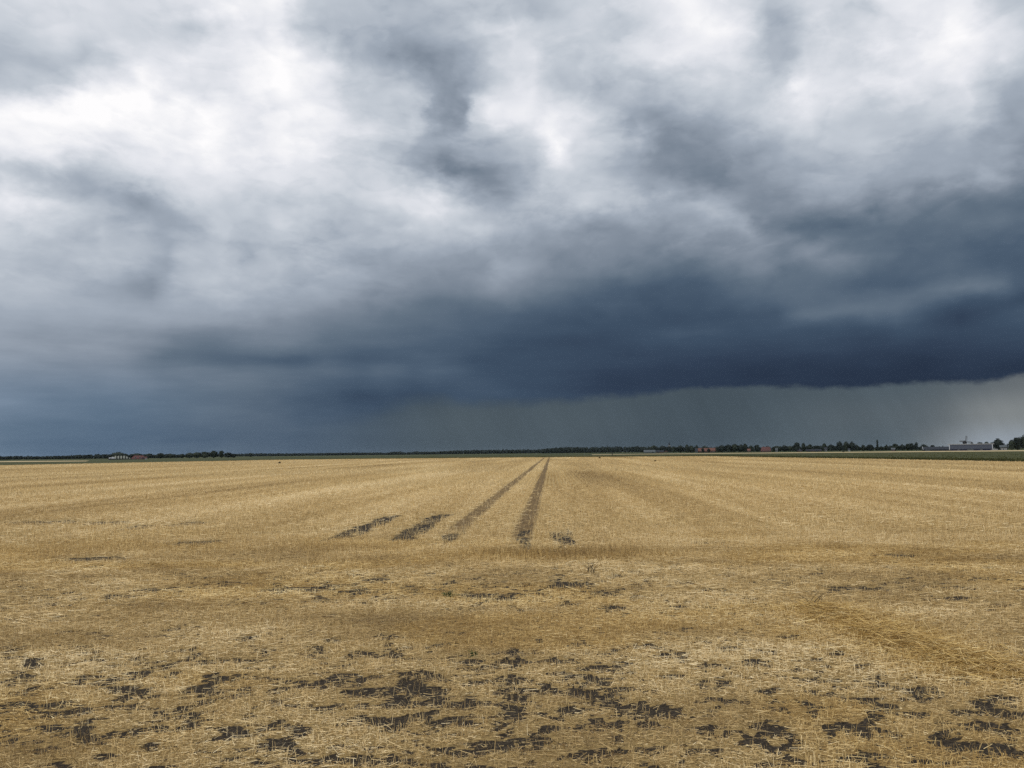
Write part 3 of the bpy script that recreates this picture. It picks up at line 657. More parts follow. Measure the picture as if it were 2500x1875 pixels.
standing(3.6, 13, 640, .085, .0018, lean=.38)
standing(13, 17.5, 430, .078, .0024, lean=.34)
standing(17.5, 26, 400, .13, .0026, lean=.28)
standing(26, 48, 170, .15, .0038, row=.15)
standing(48, 100, 44, .15, .0075, row=.3)
standing(100, 230, 5.0, .15, .02, row=0)
standing(230, 450, 1.0, .15, .045, row=0)
lying(3.6, 9, 230, .04, .15, .0017, .05, across=.5)
lying(3.6, 9, 2000, .012, .05, .0019, .02, True, .45)
lying(9, 14, 190, .05, .17, .0019, .05, across=.55)
lying(9, 14, 900, .02, .08, .0024, .02, True, .45)
lying(14, 26, 120, .08, .28, .0026)
lying(14, 26, 300, .03, .10, .0034, .02, True, .5)
lying(26, 60, 40, .10, .3, .005, .08)
tag(merge(parts_s, 'wheat_stubble'), 'standing dry wheat stubble covering the harvested field', kind='stuff')
tag(merge(parts_l, 'loose_straw'), 'loose cut straw scattered flat between the stubble', kind='stuff')

# the thick golden swath of straw left lying at the right
def straw_heap():
    n = 6500
    s = rng.uniform(0, 1, n)
    off = np.where(rng.random(n) < .55, rng.normal(0, .22, n), rng.normal(0, .5, n))
    cx = np.interp(s, [0, .3, .6, 1], [4.45, 4.62, 4.72, 5.1]); cy = 12.7 - 4.0 * s
    x, y = cx + off, cy + rng.normal(0, .12, n)
    hump = .15 * np.exp(-(off / .36) ** 2) * (.5 + .8 * fbm(x * 1.6, y * 1.6, 151, 2)) * sstep(0, .1, s) * sstep(1, .85, s)
    z = ground_z(x, y) + rng.uniform(0.1, 1, n) * hump + .01
    az = np.where(rng.random(n) < .4, rng.normal(-.25, .6, n), rng.uniform(0, np.pi, n))
    tilt = rng.normal(0, .2, n); ll = rng.uniform(.08, .40, n)
    d = np.stack([np.cos(az) * np.cos(tilt), np.sin(az) * np.cos(tilt), np.sin(tilt)], 1) * ll[:, None]
    p = np.stack([x, y, z], 1) - d / 2
    p[:, 2] = np.maximum(p[:, 2], ground_z(x, y) + .004)
    st = []
    v, f, k = ribbons(p, d, .0024 * rng.uniform(.7, 1.3, n))
    t = np.clip(rng.normal(.42, .25, n), 0, 1)
    st.append((v, f, np.repeat(t, k), np.repeat(np.clip(rng.normal(1.0, .15, n), 0, 1.0), k)))
    o = merge(st, 'straw_heap')
    tag(o, 'long low heap of golden loose straw lying on the stubble at right', 'straw heap')


straw_heap()

# ------------------------------------------------------------------ weeds
M_WEED = simple_mat('weed_leaf', (.04, .07, .022), .35, 30)
M_DRYWEED = simple_mat('dead_weed', (.075, .055, .032), .35, 30)
def weed(name, label, cat, x, y, n, h, spread, w, mat, group=None):
    az = rng.uniform(0, 2 * np.pi, n); ln = np.abs(rng.normal(0, spread, n)); hh = h * rng.uniform(.5, 1.1, n)
    d = np.stack([np.sin(ln) * np.cos(az), np.sin(ln) * np.sin(az), np.cos(ln)], 1) * hh[:, None]
    base = np.stack([rng.normal(0, h * .22, n), rng.normal(0, h * .22, n), np.zeros(n)], 1)
    bend = d * .5 + np.stack([np.cos(az), np.sin(az), np.full(n, -.5)], 1) * (hh * .3)[:, None]
    v, f, k = ribbons(base, d, w * rng.uniform(.6, 1.4, n), bend)
    o = mesh_from(name, v, f, mat)
    o.location = (x, y, float(ground_z(np.array([x]), np.array([y]))[0]))
    return tag(o, label, cat, group)


weed('green_weed', 'small bright green grass tuft growing beside bare soil in the stubble', 'weed', -1.1, 14.0, 60, .13, .7, .005, M_WEED)
weed('green_weed', 'faint low green weed among dark soil patches in the foreground', 'weed', -.47, 9.9, 26, .09, .9, .005, M_WEED)
weed('dead_weed', 'dry brown branching weed standing at the top of the straw heap', 'weed', 4.37, 12.4, 22, .30, .35, .004, M_DRYWEED)
weed('dead_weed', 'small dark dead weed standing in the stubble just right of the wheel tracks', 'weed', 1.48, 16.4, 18, .26, .4, .005, M_DRYWEED)
weed('distant_weed', 'tiny dark weed tuft far out in the left half of the stubble', 'weed', -69.2, 247, 60, .55, .5, .05, M_DRYWEED)
weed('distant_weed', 'tiny dark weed tuft close to the far field edge right of the tracks', 'weed', 32.3, 309, 50, .5, .5, .06, M_DRYWEED)
weed('distant_weed', 'tiny brown weed tuft in the far stubble below the grey shed', 'weed', 32.1, 188, 50, .4, .5, .035, M_DRYWEED)

# ------------------------------------------------------------------ land beyond the field
def land_mat(name, stops, sx, sy, detail=5.0):
    m, n, b = material(name)
    pos = n.new('ShaderNodeTexCoord').outputs['Object']
    f = n.noise(n.vm('MULTIPLY', pos, (sx, sy, 1.0)), 1.0, detail, 0.6)
    n.put(b.inputs['Base Color'], n.ramp(f, stops))
    b.inputs['Roughness'].default_value = 0.95
    b.inputs['Specular IOR Level'].default_value = 0.1
    return m


M_LAND = land_mat('meadow', [(.30, (.030, .038, .018)), (.48, (.050, .060, .024)), (.60, (.075, .080, .036)), (.72, (.11, .095, .05))], .004, .02)
M_CROP = land_mat('beet_leaves', [(.30, (.044, .048, .018)), (.55, (.064, .067, .026)), (.75, (.085, .085, .036))], .06, .3, 6)
M_PALE = land_mat('pale_stubble', [(.30, (.36, .28, .15)), (.70, (.55, .44, .26))], .02, .15)
M_EDGE = land_mat('dark_edge_strip', [(.30, (.035, .026, .014)), (.70, (.075, .055, .028))], .05, .3)


def sheet(name, pts, z, mat):
    o = mesh_from(name, [(x, y, z) for x, y in pts], [tuple(range(len(pts)))], mat)
    return tag(o, kind='structure')


def crop_block(name, pts, z, mat):
    """a standing crop seen as one closed surface with a front face"""
    n = len(pts)
    v = [(x, y, 0.0) for x, y in pts] + [(x, y, z) for x, y in pts]
    f = [tuple(range(n, 2 * n))] + [(i, (i + 1) % n, n + (i + 1) % n, n + i) for i in range(n)]
    o = mesh_from(name, v, f, mat)
    return tag(o, kind='structure')


S = 7000.0
sheet('ground', [(-S, -S), (S, -S), (S, S), (-S, S)], -0.06, M_LAND)
GREEN = [(84.5, -10), (84.5, 347), (56.5, 379), (1, 414.5), (-120, 449.5), (-60, 540), (90, 590), (123, 559), (251, 445), (330, 375), (560, 190), (560, -10)]
crop_block('green_field', GREEN, .28, M_CROP)
sheet('stubble_strip', [(60, 622), (123, 560.5), (252, 446.5), (331, 376.5), (600, 210), (700, 420), (470, 590), (372, 660), (160, 730), (70, 740)], .04, M_PALE)
sheet('grass_strip', [(-330, 250), (-178, 286), (-149, 373), (-151, 436), (-124, 452), (-64, 541), (-240, 470), (-330, 430)], .02, M_CROP)
sheet('stubble_strip', [(-420, 700), (-300, 590), (-255, 497), (-320, 520), (-400, 620)], .05, M_PALE)
sheet('dark_edge_strip', [(-120, 448.2), (1, 413.2), (56, 378), (83.3, 346.5), (83.3, 100), (84.6, 100), (84.6, 346.8), (56.6, 378.8), (1, 414.4), (-120, 449.4)], .02, M_EDGE)  # narrow dark brown strip where the stubble meets the green crop
sheet('meadow', [(-260, 800), (100, 760), (300, 900), (250, 1400), (-300, 1500)], .03, M_LAND)


def crop_leaves():
    """beet leaves standing up along the near edge and over the top of the crop"""
    n = 26000
    y = 95 * (6.0 ** rng.random(n))
    x = np.where(rng.random(n) < .3, right_edge(y) + 1.2 + np.abs(rng.normal(0, 1.5, n)), right_edge(y) + 1.2 + rng.random(n) ** 1.5 * y * .9)
    # keep what stands on the block
    ok = (x * .885 + y < 665) & (y < 590) & (x > -60)
    x, y = x[ok], y[ok]; n = len(x)
    h = rng.uniform(.08, .24, n)
    az = rng.uniform(0, 2 * np.pi, n); ln = rng.uniform(.2, 1.0, n)
    d = np.stack([np.sin(ln) * np.cos(az), np.sin(ln) * np.sin(az), np.cos(ln)], 1) * h[:, None]
    v, f, k = ribbons(np.stack([x, y, np.full(n, .26)], 1), d, h * .35)
    tag(mesh_from('beet_crop', v, f, M_CROP), 'low leafy dark green crop growing beyond the stubble field', kind='stuff')


crop_leaves()

# ------------------------------------------------------------------ trees
def leaf_mat(name, c):
    m, n, b = material(name)
    pos = n.new('ShaderNodeTexCoord').outputs['Object']
    f = n.noise(pos, 0.45, 4.0, 0.6)
    n.put(b.inputs['Base Color'], n.ramp(f, [(.3, tuple(q * .75 for q in c)), (.55, c), (.75, tuple(q * 1.25 for q in c))]))
    b.inputs['Roughness'].default_value = 0.7
    return m


M_LEAF = leaf_mat('tree_leaves', (.016, .024, .014))
M_LEAF2 = leaf_mat('dark_tree_leaves', (.010, .017, .012))
M_LEAF3 = leaf_mat('pale_tree_leaves', (.028, .038, .024))
M_BARK = simple_mat('bark', (.05, .04, .032), .3, 3)


def clumps(shape, n, seed):
    """clump centres and radii inside a unit crown (x, y in -.5...5, z 0..1)"""
    r = np.random.default_rng(seed)
    c = []
    while len(c) < n:
        p = r.uniform(-1, 1, 3); q = np.linalg.norm(p)
        if q > 1 or q < .35: continue
        z = p[2] * .5 + .5
        if shape == 'dome':   w = 1.0 if z < .4 else math.sqrt(max(0, 1 - ((z - .4) / .6) ** 2))
        elif shape == 'tall': w = .75 + .25 * math.sin(z * 3.1)
        elif shape == 'column': w = min(1.0, 3 * (1 - z), .55 + z)
        elif shape == 'spire': w = 1.05 * (1 - z) + .08
        else: w = math.sqrt(max(.02, 1 - (2 * z - 1) ** 2))
        c.append((p[0] * .42 * w, p[1] * .42 * w, z))
    c = np.array(c)
    return c, r.uniform(.10, .20, n)


def crown_data(shape, w, h, seed, leaves=700, ncl=26, size=None):
    r = np.random.default_rng(seed + 500)
    c, rad = clumps(shape, ncl, seed)
    k = r.integers(0, ncl, leaves)
    v = r.normal(size=(leaves, 3)); v /= np.linalg.norm(v, axis=1)[:, None]
    p = c[k] + v * (rad[k] * r.uniform(.55, 1.05, leaves))[:, None] * np.array([1, 1, .8])
    p[:, 2] = np.clip(p[:, 2], .0, 1.02)
    p = p * np.array([w, w, h])
    s = (size or .07 * max(w, h * .5)) * r.uniform(.5, 1.2, leaves)
    nrm = v + r.normal(0, .5, (leaves, 3)); nrm /= np.linalg.norm(nrm, axis=1)[:, None]
    a = np.cross(nrm, r.normal(size=(leaves, 3))); a /= np.linalg.norm(a, axis=1)[:, None]
    b = np.cross(nrm, a)
    a = a * s[:, None]; b = b * (s * .7)[:, None]
    V = np.stack([p - a, p - b, p + a, p + b], 1).reshape(-1, 3)
    F_ = np.arange(4 * leaves).reshape(-1, 4)
    # shaded inner mass so that only the rim lets the sky through
    th = np.linspace(0, 2 * np.pi, 8, endpoint=False); zs = np.array([.03, .25, .5, .75, .9])
    core = []
    for zz in zs:
        near = np.abs(c[:, 2] - zz) < .25
        rr = .8 * (np.abs(c[near, :2]).max() if near.any() else .1)
        core += [(rr * math.cos(t) * w, rr * math.sin(t) * w, zz * h) for t in th]
    cf = []
    o = len(V)
    for q in range(4):
        for t in range(8):
            cf.append((o + q * 8 + t, o + q * 8 + (t + 1) % 8, o + q * 8 + 8 + (t + 1) % 8, o + q * 8 + 8 + t))
    return np.concatenate([V, np.array(core)]), np.concatenate([F_, np.array(cf)])


PROTO = {}
def tree(label, px, top, w, Y, shape='round', mat=None, group=None, base=None, name='tree'):
    """a tree standing at depth Y whose crown top and width are read off the photograph"""
    mat = mat or M_LEAF
    H_ = PZ(px, top, Y); Wd = w * Y * 4.94e-4
    key = (shape, mat.name, int(rng.integers(0, 3)))
    if key not in PROTO:
        r0 = empty(name)
        trunk_h = .16
        v, f = crown_data(shape, 1.0, 1 - trunk_h * .6, 31 * len(PROTO) + 7, 1700 if shape != 'column' else 1100, 34, .042)
        v[:, 2] += trunk_h * .5
        mesh_from('crown', v, f, mat, r0)
        th = np.linspace(0, 2 * np.pi, 7, endpoint=False)
        tv = [(.05 * math.cos(t), .05 * math.sin(t), 0) for t in th] + [(.03 * math.cos(t), .03 * math.sin(t), .3) for t in th] \
            + [(.012 * math.cos(t) + .04, .012 * math.sin(t), .62) for t in th]
        tf = [(i, (i + 1) % 7, 7 + (i + 1) % 7, 7 + i) for i in range(7)] + [(7 + i, 7 + (i + 1) % 7, 14 + (i + 1) % 7, 14 + i) for i in range(7)]
        mesh_from('trunk', tv, tf, M_BARK, r0)
        PROTO[key] = r0; r = r0
    else:
        src = PROTO[key]
        r = src.copy(); COL.objects.link(r)
        for k_ in list(r.keys()): del r[k_]
        for ch in list(src.children):
            c = ch.copy(); COL.objects.link(c); c.parent = r
    r.name = name
    r.location = (PX(px, Y), Y, -0.06)
    r.scale = (Wd * 1.02, Wd * 1.02, H_ + .06)
    r.rotation_euler = (0, 0, rng.uniform(0, 6.28))
    return tag(r, label, 'tree', group)


def woodland(name, label, pts, Y, depth, mat, cw=9.0, seed=0, leaves=170):
    """a far wood that reads as one mass: many crowns merged"""
    r = np.random.default_rng(seed)
    xs = np.array([p[0] for p in pts]); ts = np.array([p[1] for p in pts])
    V, F_ = [], []; off = 0
    x0, x1 = PX(xs[0], Y), PX(xs[-1], Y)
    for row in range(3):
        x = x0
        while x < x1:
            px = x / Y / 4.9246e-4 + 1251.9
            h = PZ(px, np.interp(px, xs, ts), Y) * (r.uniform(.86, 1.04) if row < 2 else r.uniform(.9, 1.0))
            w = cw * r.uniform(.8, 1.5)
            v, f = crown_data('dome' if r.random() < .6 else 'round', w, h, int(r.integers(1, 9999)), leaves, 12, w * .07)
            V.append(v + np.array([x + r.normal(0, cw * .15), Y + row * depth / 3, -.06])); F_.append(f + off); off += len(v)
            x += w * r.uniform(.5, .8)
    tag(mesh_from(name, np.concatenate(V), np.concatenate(F_), mat), label, kind='stuff')


woodland('woodland', 'long low dark wood on the left horizon', [(-260, 1115), (0, 1113.3), (60, 1113.6), (140, 1113), (165, 1110.3), (230, 1109.3), (270, 1107.8), (310, 1108), (430, 1109)], 1350, 60, M_LEAF2, 9, 1)
woodland('woodland', 'thin far strip of wood left of centre on the horizon', [(425, 1109.5), (575, 1107.5), (640, 1106.5), (700, 1106.6), (800, 1105.6), (865, 1104.6), (948, 1105.4)], 2500, 90, M_LEAF2, 12, 2)
woodland('woodland', 'small rounded grove apart on the horizon left of centre', [(944, 1105.2), (955, 1103), (967, 1102.4), (978, 1103), (988, 1105)], 2350, 60, M_LEAF2, 11, 3)
woodland('woodland', 'broad dark blue wood across the middle of the horizon', [(990, 1105), (1003, 1102.6), (1018, 1101.7), (1045, 1103), (1080, 1101.3), (1120, 1098.4), (1220, 1097.6), (1332, 1096)], 2300, 90, M_LEAF2, 12, 4)
woodland('woodland', 'taller nearer dark wood right of the vanishing wheel tracks', [(1328, 1095.5), (1340, 1093.5), (1352, 1092.3), (1375, 1091), (1420, 1090.2), (1470, 1090.6), (1530, 1089.2), (1580, 1089), (1630, 1090.3), (1700, 1090)], 1750, 80, M_LEAF2, 10, 5)
woodland('hedge', 'low dark hedgerow running behind the village houses', [(1690, 1092), (1760, 1091), (1850, 1091), (1890, 1089), (1920, 1088.5), (2000, 1088), (2060, 1087), (2105, 1089.5), (2150, 1090.5), (2180, 1088), (2240, 1087.5), (2262, 1090.5), (2330, 1091)], 1150, 40, M_LEAF2, 6, 6, 130)

# left farm trees
T = tree
T('large dome shaped tree behind the striped grey barn', 288, 1104, 38, 1050, 'dome')
T('broad flat topped tree behind the red roofed farm building', 334, 1107, 36, 1060, 'dome')
T('wide tree at the right end of the red roofed farm building', 362, 1107.5, 26, 1060, 'dome')
T('small rounded tree standing apart right of the left farm', 392, 1106.3, 24, 1060)
T('low bushy tree halfway between the left farm and the tall grove', 417, 1107.8, 22, 1060, 'dome')
T('very small tree in the gap just left of the tall grove', 445, 1108, 14, 1040)
T('leftmost tree of the tall grove right of the left farm', 463, 1105.5, 24, 1000, 'dome')
T('pale feathery tree in the middle of the tall left grove', 481, 1104, 28, 990, 'round', M_LEAF3)
T('pale loose tree right of the middle of the tall left grove', 501, 1102.8, 26, 990, 'tall', M_LEAF3)
T('tall broad tree near the right end of the left grove', 522, 1101.2, 26, 990, 'tall')
T('tallest tree at the right end of the left grove', 540, 1099.8, 15, 990, 'tall')
T('dark dome shaped tree just right of the tall left grove', 557, 1105, 27, 1020, 'dome', M_LEAF2)
T('last low tree trailing right from the tall left grove', 570, 1107.5, 18, 1020, 'dome', M_LEAF2)
T('single rounded tree rising above the thin far wood', 612, 1105.8, 13, 1500)
T('thin pointed tree top poking above the centre wood', 1483, 1086.6, 4.5, 1720, 'spire')
# village trees, from the grey shed to the right edge
Yv = 1080
T('tree rising straight behind the long grey tin shed', 1596, 1088, 26, 1400, 'dome')
T('rounded tree just left of the church spire', 1618, 1088, 21, 1300, 'round', M_LEAF2)
T('small dark tree hiding the foot of the church tower', 1634, 1089.8, 17, 1250, 'dome', M_LEAF2)
T('low tree in front of the church, right of its spire', 1644, 1090.5, 18, Yv, 'dome')
T('broad tree second to the right of the church spire', 1661, 1087.3, 22, Yv, 'round', M_LEAF2)
T('narrow tall tree left of the orange roofed row', 1677, 1085.4, 10, Yv, 'tall')
T('bushy tree touching the left gable of the orange roofed row', 1688, 1088, 18, Yv)
T('small dark tree above the left end of the orange roofs', 1701, 1086.5, 10, 1180, 'round', M_LEAF2)
T('low tree peeping above the middle of the orange roofs', 1722, 1089, 20, 1200, 'dome')
T('dark bush covering part of the orange roofed row', 1716, 1094.5, 11, 1040, 'dome', M_LEAF2)
T('round dark bush in front of the orange roof, right half', 1730, 1095, 9, 1040, 'round', M_LEAF2)
T('pale tree at the right end of the orange roofed row', 1750, 1091, 8, 1040, 'round', M_LEAF3)
for i, (px, top, w) in enumerate(((1762, 1086.8, 24), (1778, 1085.8, 22), (1793, 1084.3, 24), (1808, 1086, 20))):
    T('tree of the closed dark grove right of the orange roofed row', px, top, w, 1000, 'dome' if i % 2 else 'round', M_LEAF if i == 2 else M_LEAF2, 'dark grove right of the orange roofs')
T('upright tree ending the dark grove, beside the pink gable', 1819, 1084, 15, 1000, 'tall')
T('small tree behind the pink gabled house', 1833, 1087.3, 13, 1060)
T('rounded dark tree touching the left end of the red roof', 1849, 1085.6, 16, 990, 'round', M_LEAF2)
T('low tree showing above the red roof', 1873, 1089.5, 16, 1100, 'dome')
T('wide low tree right of the red roofed house', 1896, 1089.3, 30, 1010, 'dome')
T('bush before the right corner of the red roofed house', 1886, 1097.5, 8, 930, 'round')
T('tree with a raised top between red roof and twin tall trees', 1915, 1086.6, 17, 990, 'round', M_LEAF2)
T('low broad tree left of the twin tall trees', 1929, 1088.5, 18, 990, 'dome')
T('big round headed tree, left of the twin tall trees', 1945, 1079.5, 18, 940, 'round', M_LEAF2)
T('thinner tree, right of the twin tall trees', 1961, 1081.3, 13, 950, 'round')
T('ragged low tree right of the twin tall trees', 1977, 1085, 18, 950, 'dome')
T('flat low tree above the long low barn', 1994, 1087.3, 20, 990, 'dome', M_LEAF2)
T('round crowned tree on a visible stem beside the pale house', 2012, 1082.5, 14, 930)
T('low spreading tree between the pale house and the three peaks', 2029, 1085.6, 19, 920, 'dome', M_LEAF2)
T('tree with a small pointed top left of the broad double tree', 2050, 1077.8, 17, 900, 'tall', M_LEAF2)
T('left half of the broad double tree', 2066, 1078.6, 19, 880, 'dome')
T('right half of the broad double tree', 2080, 1079, 20, 880, 'dome', M_LEAF2)
T('low shoulder tree right of the broad double tree', 2092, 1086, 15, 900, 'dome')
T('left of the two low round trees left of the poplar', 2108, 1085.6, 12, 900)
T('right of the two low round trees left of the poplar', 2124, 1085.3, 20, 900, 'dome', M_LEAF2)
T('very tall narrow column shaped poplar', 2142.5, 1071.6, 6.6, 900, 'column', M_LEAF2, name='poplar')
T('small pointed tree just right of the poplar', 2151, 1088.6, 8, 900, 'round')
T('thin upright tree, second to the right of the poplar', 2165, 1086.2, 8, 900, 'tall')
T('low bushy tree third to the right of the poplar', 2158, 1091, 10, 900, 'dome')
T('broad tree at the left of the long low tree row', 2186, 1083.6, 24, 900, 'dome')
T('flat topped tree in the long low tree row', 2203, 1085.5, 16, 900, 'dome', M_LEAF2)
T('tree stepping up left of the knobbed tree', 2216, 1083.5, 16, 900, 'round')
T('rounded tree beside the knobbed tree on its left', 2226, 1081.5, 14, 900, 'round', M_LEAF2)
T('knobbed tree, highest between poplar and windmill', 2237, 1080, 11, 890, 'tall', M_LEAF2)
T('low wide tree behind the dark barn\'s white gable', 2256, 1085.2, 22, 950, 'dome')
T('small round tree above the middle of the dark barn', 2277, 1086.4, 13, 960, 'dome', M_LEAF2)
T('spiky small conifer above the right of the dark barn', 2302, 1087.8, 6, 960, 'spire', M_LEAF2)
T('tiny tree beside the spiky conifer above the dark barn', 2293, 1090, 9, 960, 'round')
T('small dome tree above the shed roof right of the windmill', 2373, 1081, 12, 860, 'dome')
T('low tree showing over the right third of the long shed', 2393, 1079.2, 18, 850, 'dome', M_LEAF2)
T('second low tree showing over the right third of the long shed', 2409, 1079, 18, 850, 'dome')
T('tree filling the gap above the long shed\'s right gable', 2422, 1079.6, 14, 800, 'round', M_LEAF2)
T('large dome shaped tree between the long shed and the small grey house', 2437, 1071.6, 29, 720, 'dome', M_LEAF2)
T('low hedge like tree behind the small grey house', 2455, 1085.8, 16, 720, 'dome')
T('left lower tree of the big clump at the right edge', 2470, 1074.5, 20, 640, 'dome')
T('middle tree of the big clump at the right edge', 2484, 1067.3, 25, 640, 'dome', M_LEAF2)
T('highest tree of the big clump at the right edge', 2503, 1062.8, 30, 640, 'dome')

# ------------------------------------------------------------------ buildings
def ridged(name, c, sx=0.0, sz=0.0, amt=.35, var=.2):
    m, n, b = material(name)
    pos = n.new('ShaderNodeTexCoord').outputs['Object']
    f = n.noise(pos, 0.6, 5.0, 0.6)
    wv = n.new('ShaderNodeTexWave', bands_direction='X')
    n.put(wv.inputs['Vector'], pos); wv.inputs['Scale'].default_value = sx
    t = n.m('ADD', n.m('MULTIPLY', f, 1 - amt), n.m('MULTIPLY', wv.outputs['Fac'], amt))
    n.put(b.inputs['Base Color'], n.ramp(t, [(.25, tuple(q * (1 - var) for q in c)), (.75, tuple(min(1, q * (1 + var)) for q in c))]))
    b.inputs['Roughness'].default_value = .9
    b.inputs['Specular IOR Level'].default_value = .06
    return m


M_REDT = ridged('red_roof_tiles', (.095, .048, .045), 1.2)
M_ORT = ridged('orange_roof_tiles', (.13, .068, .055), 1.2)
M_TIN = ridged('grey_tin_sheets', (.085, .098, .105), .8)
M_SLATE = ridged('dark_slate', (.034, .038, .046), .5)
M_STRIPE = ridged('striped_barn_sheets', (.105, .110, .094), .125, amt=.85, var=.8)
M_PLASTER = simple_mat('shaded_plaster', (.12, .125, .125), .15, .5)  # plaster darkened: storm cloud shade put into the colour
M_WHITE = simple_mat('shaded_white_paint', (.28, .29, .30), .08, .5)  # white dulled to grey, the cloud's shadow painted into it
M_BRICK = simple_mat('dull_brick', (.085, .05, .042), .25, .8)
M_NAVY = simple_mat('dark_blue_boards', (.020, .024, .050), .3, .8)
M_GLASS = simple_mat('dark_window_glass', (.02, .025, .03), .2, 1, .2)
M_SHEDR = ridged('blue_grey_roof_sheets', (.048, .053, .066), .35, amt=.2, var=.12)


def box(x0, x1, y0, y1, z0, z1):
    v = [(x0, y0, z0), (x1, y0, z0), (x1, y1, z0), (x0, y1, z0), (x0, y0, z1), (x1, y0, z1), (x1, y1, z1), (x0, y1, z1)]
    f = [(3, 2, 1, 0), (4, 5, 6, 7), (0, 1, 5, 4), (1, 2, 6, 5), (2, 3, 7, 6), (3, 0, 4, 7)]
    return v, f


def join(*bs):
    V, F_ = [], []
    for v, f in bs:
        o = len(V); V += list(v); F_ += [tuple(i + o for i in q) for q in f]
    return V, F_


def house(name, label, cat, px0, px1, Y, wall_h, ridge_h, wall, roof, depth=8.0, hip=0.0, rz=0.0, windows=(), doors=(), trim=None, chimney=None, group=None, face=1.0):
    """gabled building, ridge across the view; windows/doors as (fraction, width, sill, head, material)"""
    x0, x1 = PX(px0, Y), PX(px1, Y)
    turn = math.atan2((x0 + x1) / 2, Y) * face          # most of these stand square to the road along the field
    L = (x1 - x0) / 2 * math.cos(turn); D = depth / 2
    rz = rz - turn
    r = empty(name, ((x0 + x1) / 2 * (Y + D) / Y, Y + D, -.06), rz)
    v = [(-L, -D, 0), (L, -D, 0), (L, D, 0), (-L, D, 0), (-L, -D, wall_h), (L, -D, wall_h), (L, D, wall_h), (-L, D, wall_h)]
    f = [(0, 1, 5, 4), (1, 2, 6, 5), (2, 3, 7, 6), (3, 0, 4, 7)]
    if not hip:
        v += [(-L, 0, ridge_h - .12), (L, 0, ridge_h - .12)]; f += [(4, 8, 7), (5, 6, 9)]
    mesh_from('wall', v, f, wall, r)
    e = .35; t = .14
    hl = L + e - hip
    rv = [(-L - e, -D - e, wall_h - .1), (L + e, -D - e, wall_h - .1), (hl, 0, ridge_h), (-hl, 0, ridge_h), (L + e, D + e, wall_h - .1), (-L - e, D + e, wall_h - .1)]
    rv += [(a, b, c + t) for a, b, c in rv]
    rf = [(0, 1, 2, 3), (3, 2, 4, 5), (6, 9, 8, 7), (9, 11, 10, 8), (0, 6, 7, 1), (5, 4, 10, 11)]
    rf += [(0, 3, 9, 6), (3, 5, 11, 9), (1, 7, 8, 2), (2, 8, 10, 4)]
    ro = mesh_from('roof', rv, rf, roof, r)
    if hip:
        mesh_from('hip_face', [(L + e - .02, -D - e, wall_h), (hl, 0, ridge_h + t), (L + e - .02, D + e, wall_h)], [(0, 2, 1)], roof, r)
        mesh_from('hip_face', [(-L - e + .02, -D - e, wall_h), (-hl, 0, ridge_h + t), (-L - e + .02, D + e, wall_h)], [(0, 1, 2)], roof, r)
    for (fr, w, s, h, m_) in windows:
        cx = -L + 2 * L * fr
        wv, wf = join(box(cx - w / 2, cx + w / 2, -D - .05, -D - .003, s, h))
        wo = mesh_from('window', wv, wf, m_, r)
        fv, ff = join(box(cx - w / 2 - .08, cx - w / 2, -D - .09, -D - .003, s, h), box(cx + w / 2, cx + w / 2 + .08, -D - .09, -D - .003, s, h),
                      box(cx - w / 2 - .08, cx + w / 2 + .08, -D - .09, -D - .003, h, h + .08), box(cx - w / 2 - .1, cx + w / 2 + .1, -D - .12, -D - .003, s - .1, s))
        mesh_from('window_frame', fv, ff, M_WHITE, wo)
    for (fr, w, s, h, m_) in doors:
        cx = -L + 2 * L * fr
        mesh_from('door', *box(cx - w / 2, cx + w / 2, -D - .07, -D - .003, s, h), m_, r)
    if trim:
        for sg in (-1, 1):
            xa, xb = sorted((sg * (L + e), sg * (L + e + trim)))
            v_ = []
            for xx in (xa, xb):
                v_ += [(xx, -D - e - .05, wall_h - .6), (xx, -D - e - .05, wall_h + .25), (xx, 0, ridge_h + t + .25), (xx, D + e, wall_h + .25), (xx, D + e, wall_h - .6), (xx, 0, ridge_h - .5)]
            ff = [(0, 1, 2, 5), (5, 2, 3, 4), (6, 11, 8, 7), (11, 10, 9, 8), (0, 6, 7, 1), (1, 7, 8, 2), (2, 8, 9, 3), (0, 5, 11, 6), (5, 4, 10, 11), (3, 9, 10, 4)]
            mesh_from('gable_trim', v_, ff, M_WHITE, r)
    if chimney is not None:
        cx = -L + 2 * L * chimney
        cv_, cf_ = join(box(cx - .4, cx + .4, -.3, .3, ridge_h - .3, ridge_h + 1.0), box(cx - .48, cx + .48, -.38, .38, ridge_h + 1.0, ridge_h + 1.15))
        mesh_from('chimney', cv_, cf_, M_BRICK, ro)
    return tag(r, label, cat, group)


def HT(px, py, Y): return PZ(px, py, Y) + .06
win = lambda fr, w=1.1, s=.9, h=2.1: (fr, w, s, h, M_GLASS)

# left farm
house('striped_barn', 'long grey barn with pale striped roof on the left horizon', 'barn', 265, 320, 800, HT(290, 1119.8, 800), HT(290, 1113.4, 800), M_SLATE, M_STRIPE, 14, hip=5.5)
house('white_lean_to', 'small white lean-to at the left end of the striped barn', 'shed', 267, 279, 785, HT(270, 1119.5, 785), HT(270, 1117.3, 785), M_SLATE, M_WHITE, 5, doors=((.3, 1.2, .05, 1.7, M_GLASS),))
house('red_roofed_barn', 'red roofed farm building beside the striped barn', 'barn', 320, 357, 810, HT(338, 1120.3, 810), HT(338, 1112.6, 810), M_BRICK, M_REDT, 11, hip=3.0, windows=(win(.3), win(.6)), doors=((.8, 2.4, .02, 1.9, M_SLATE),))
house('white_gable', 'narrow white gabled house at the right end of the red roofed barn', 'house', 354.5, 358.5, 800, HT(356, 1118, 800), HT(356, 1115.5, 800), M_WHITE, M_REDT, 6, windows=(win(.5, .7, .7, 1.6),))
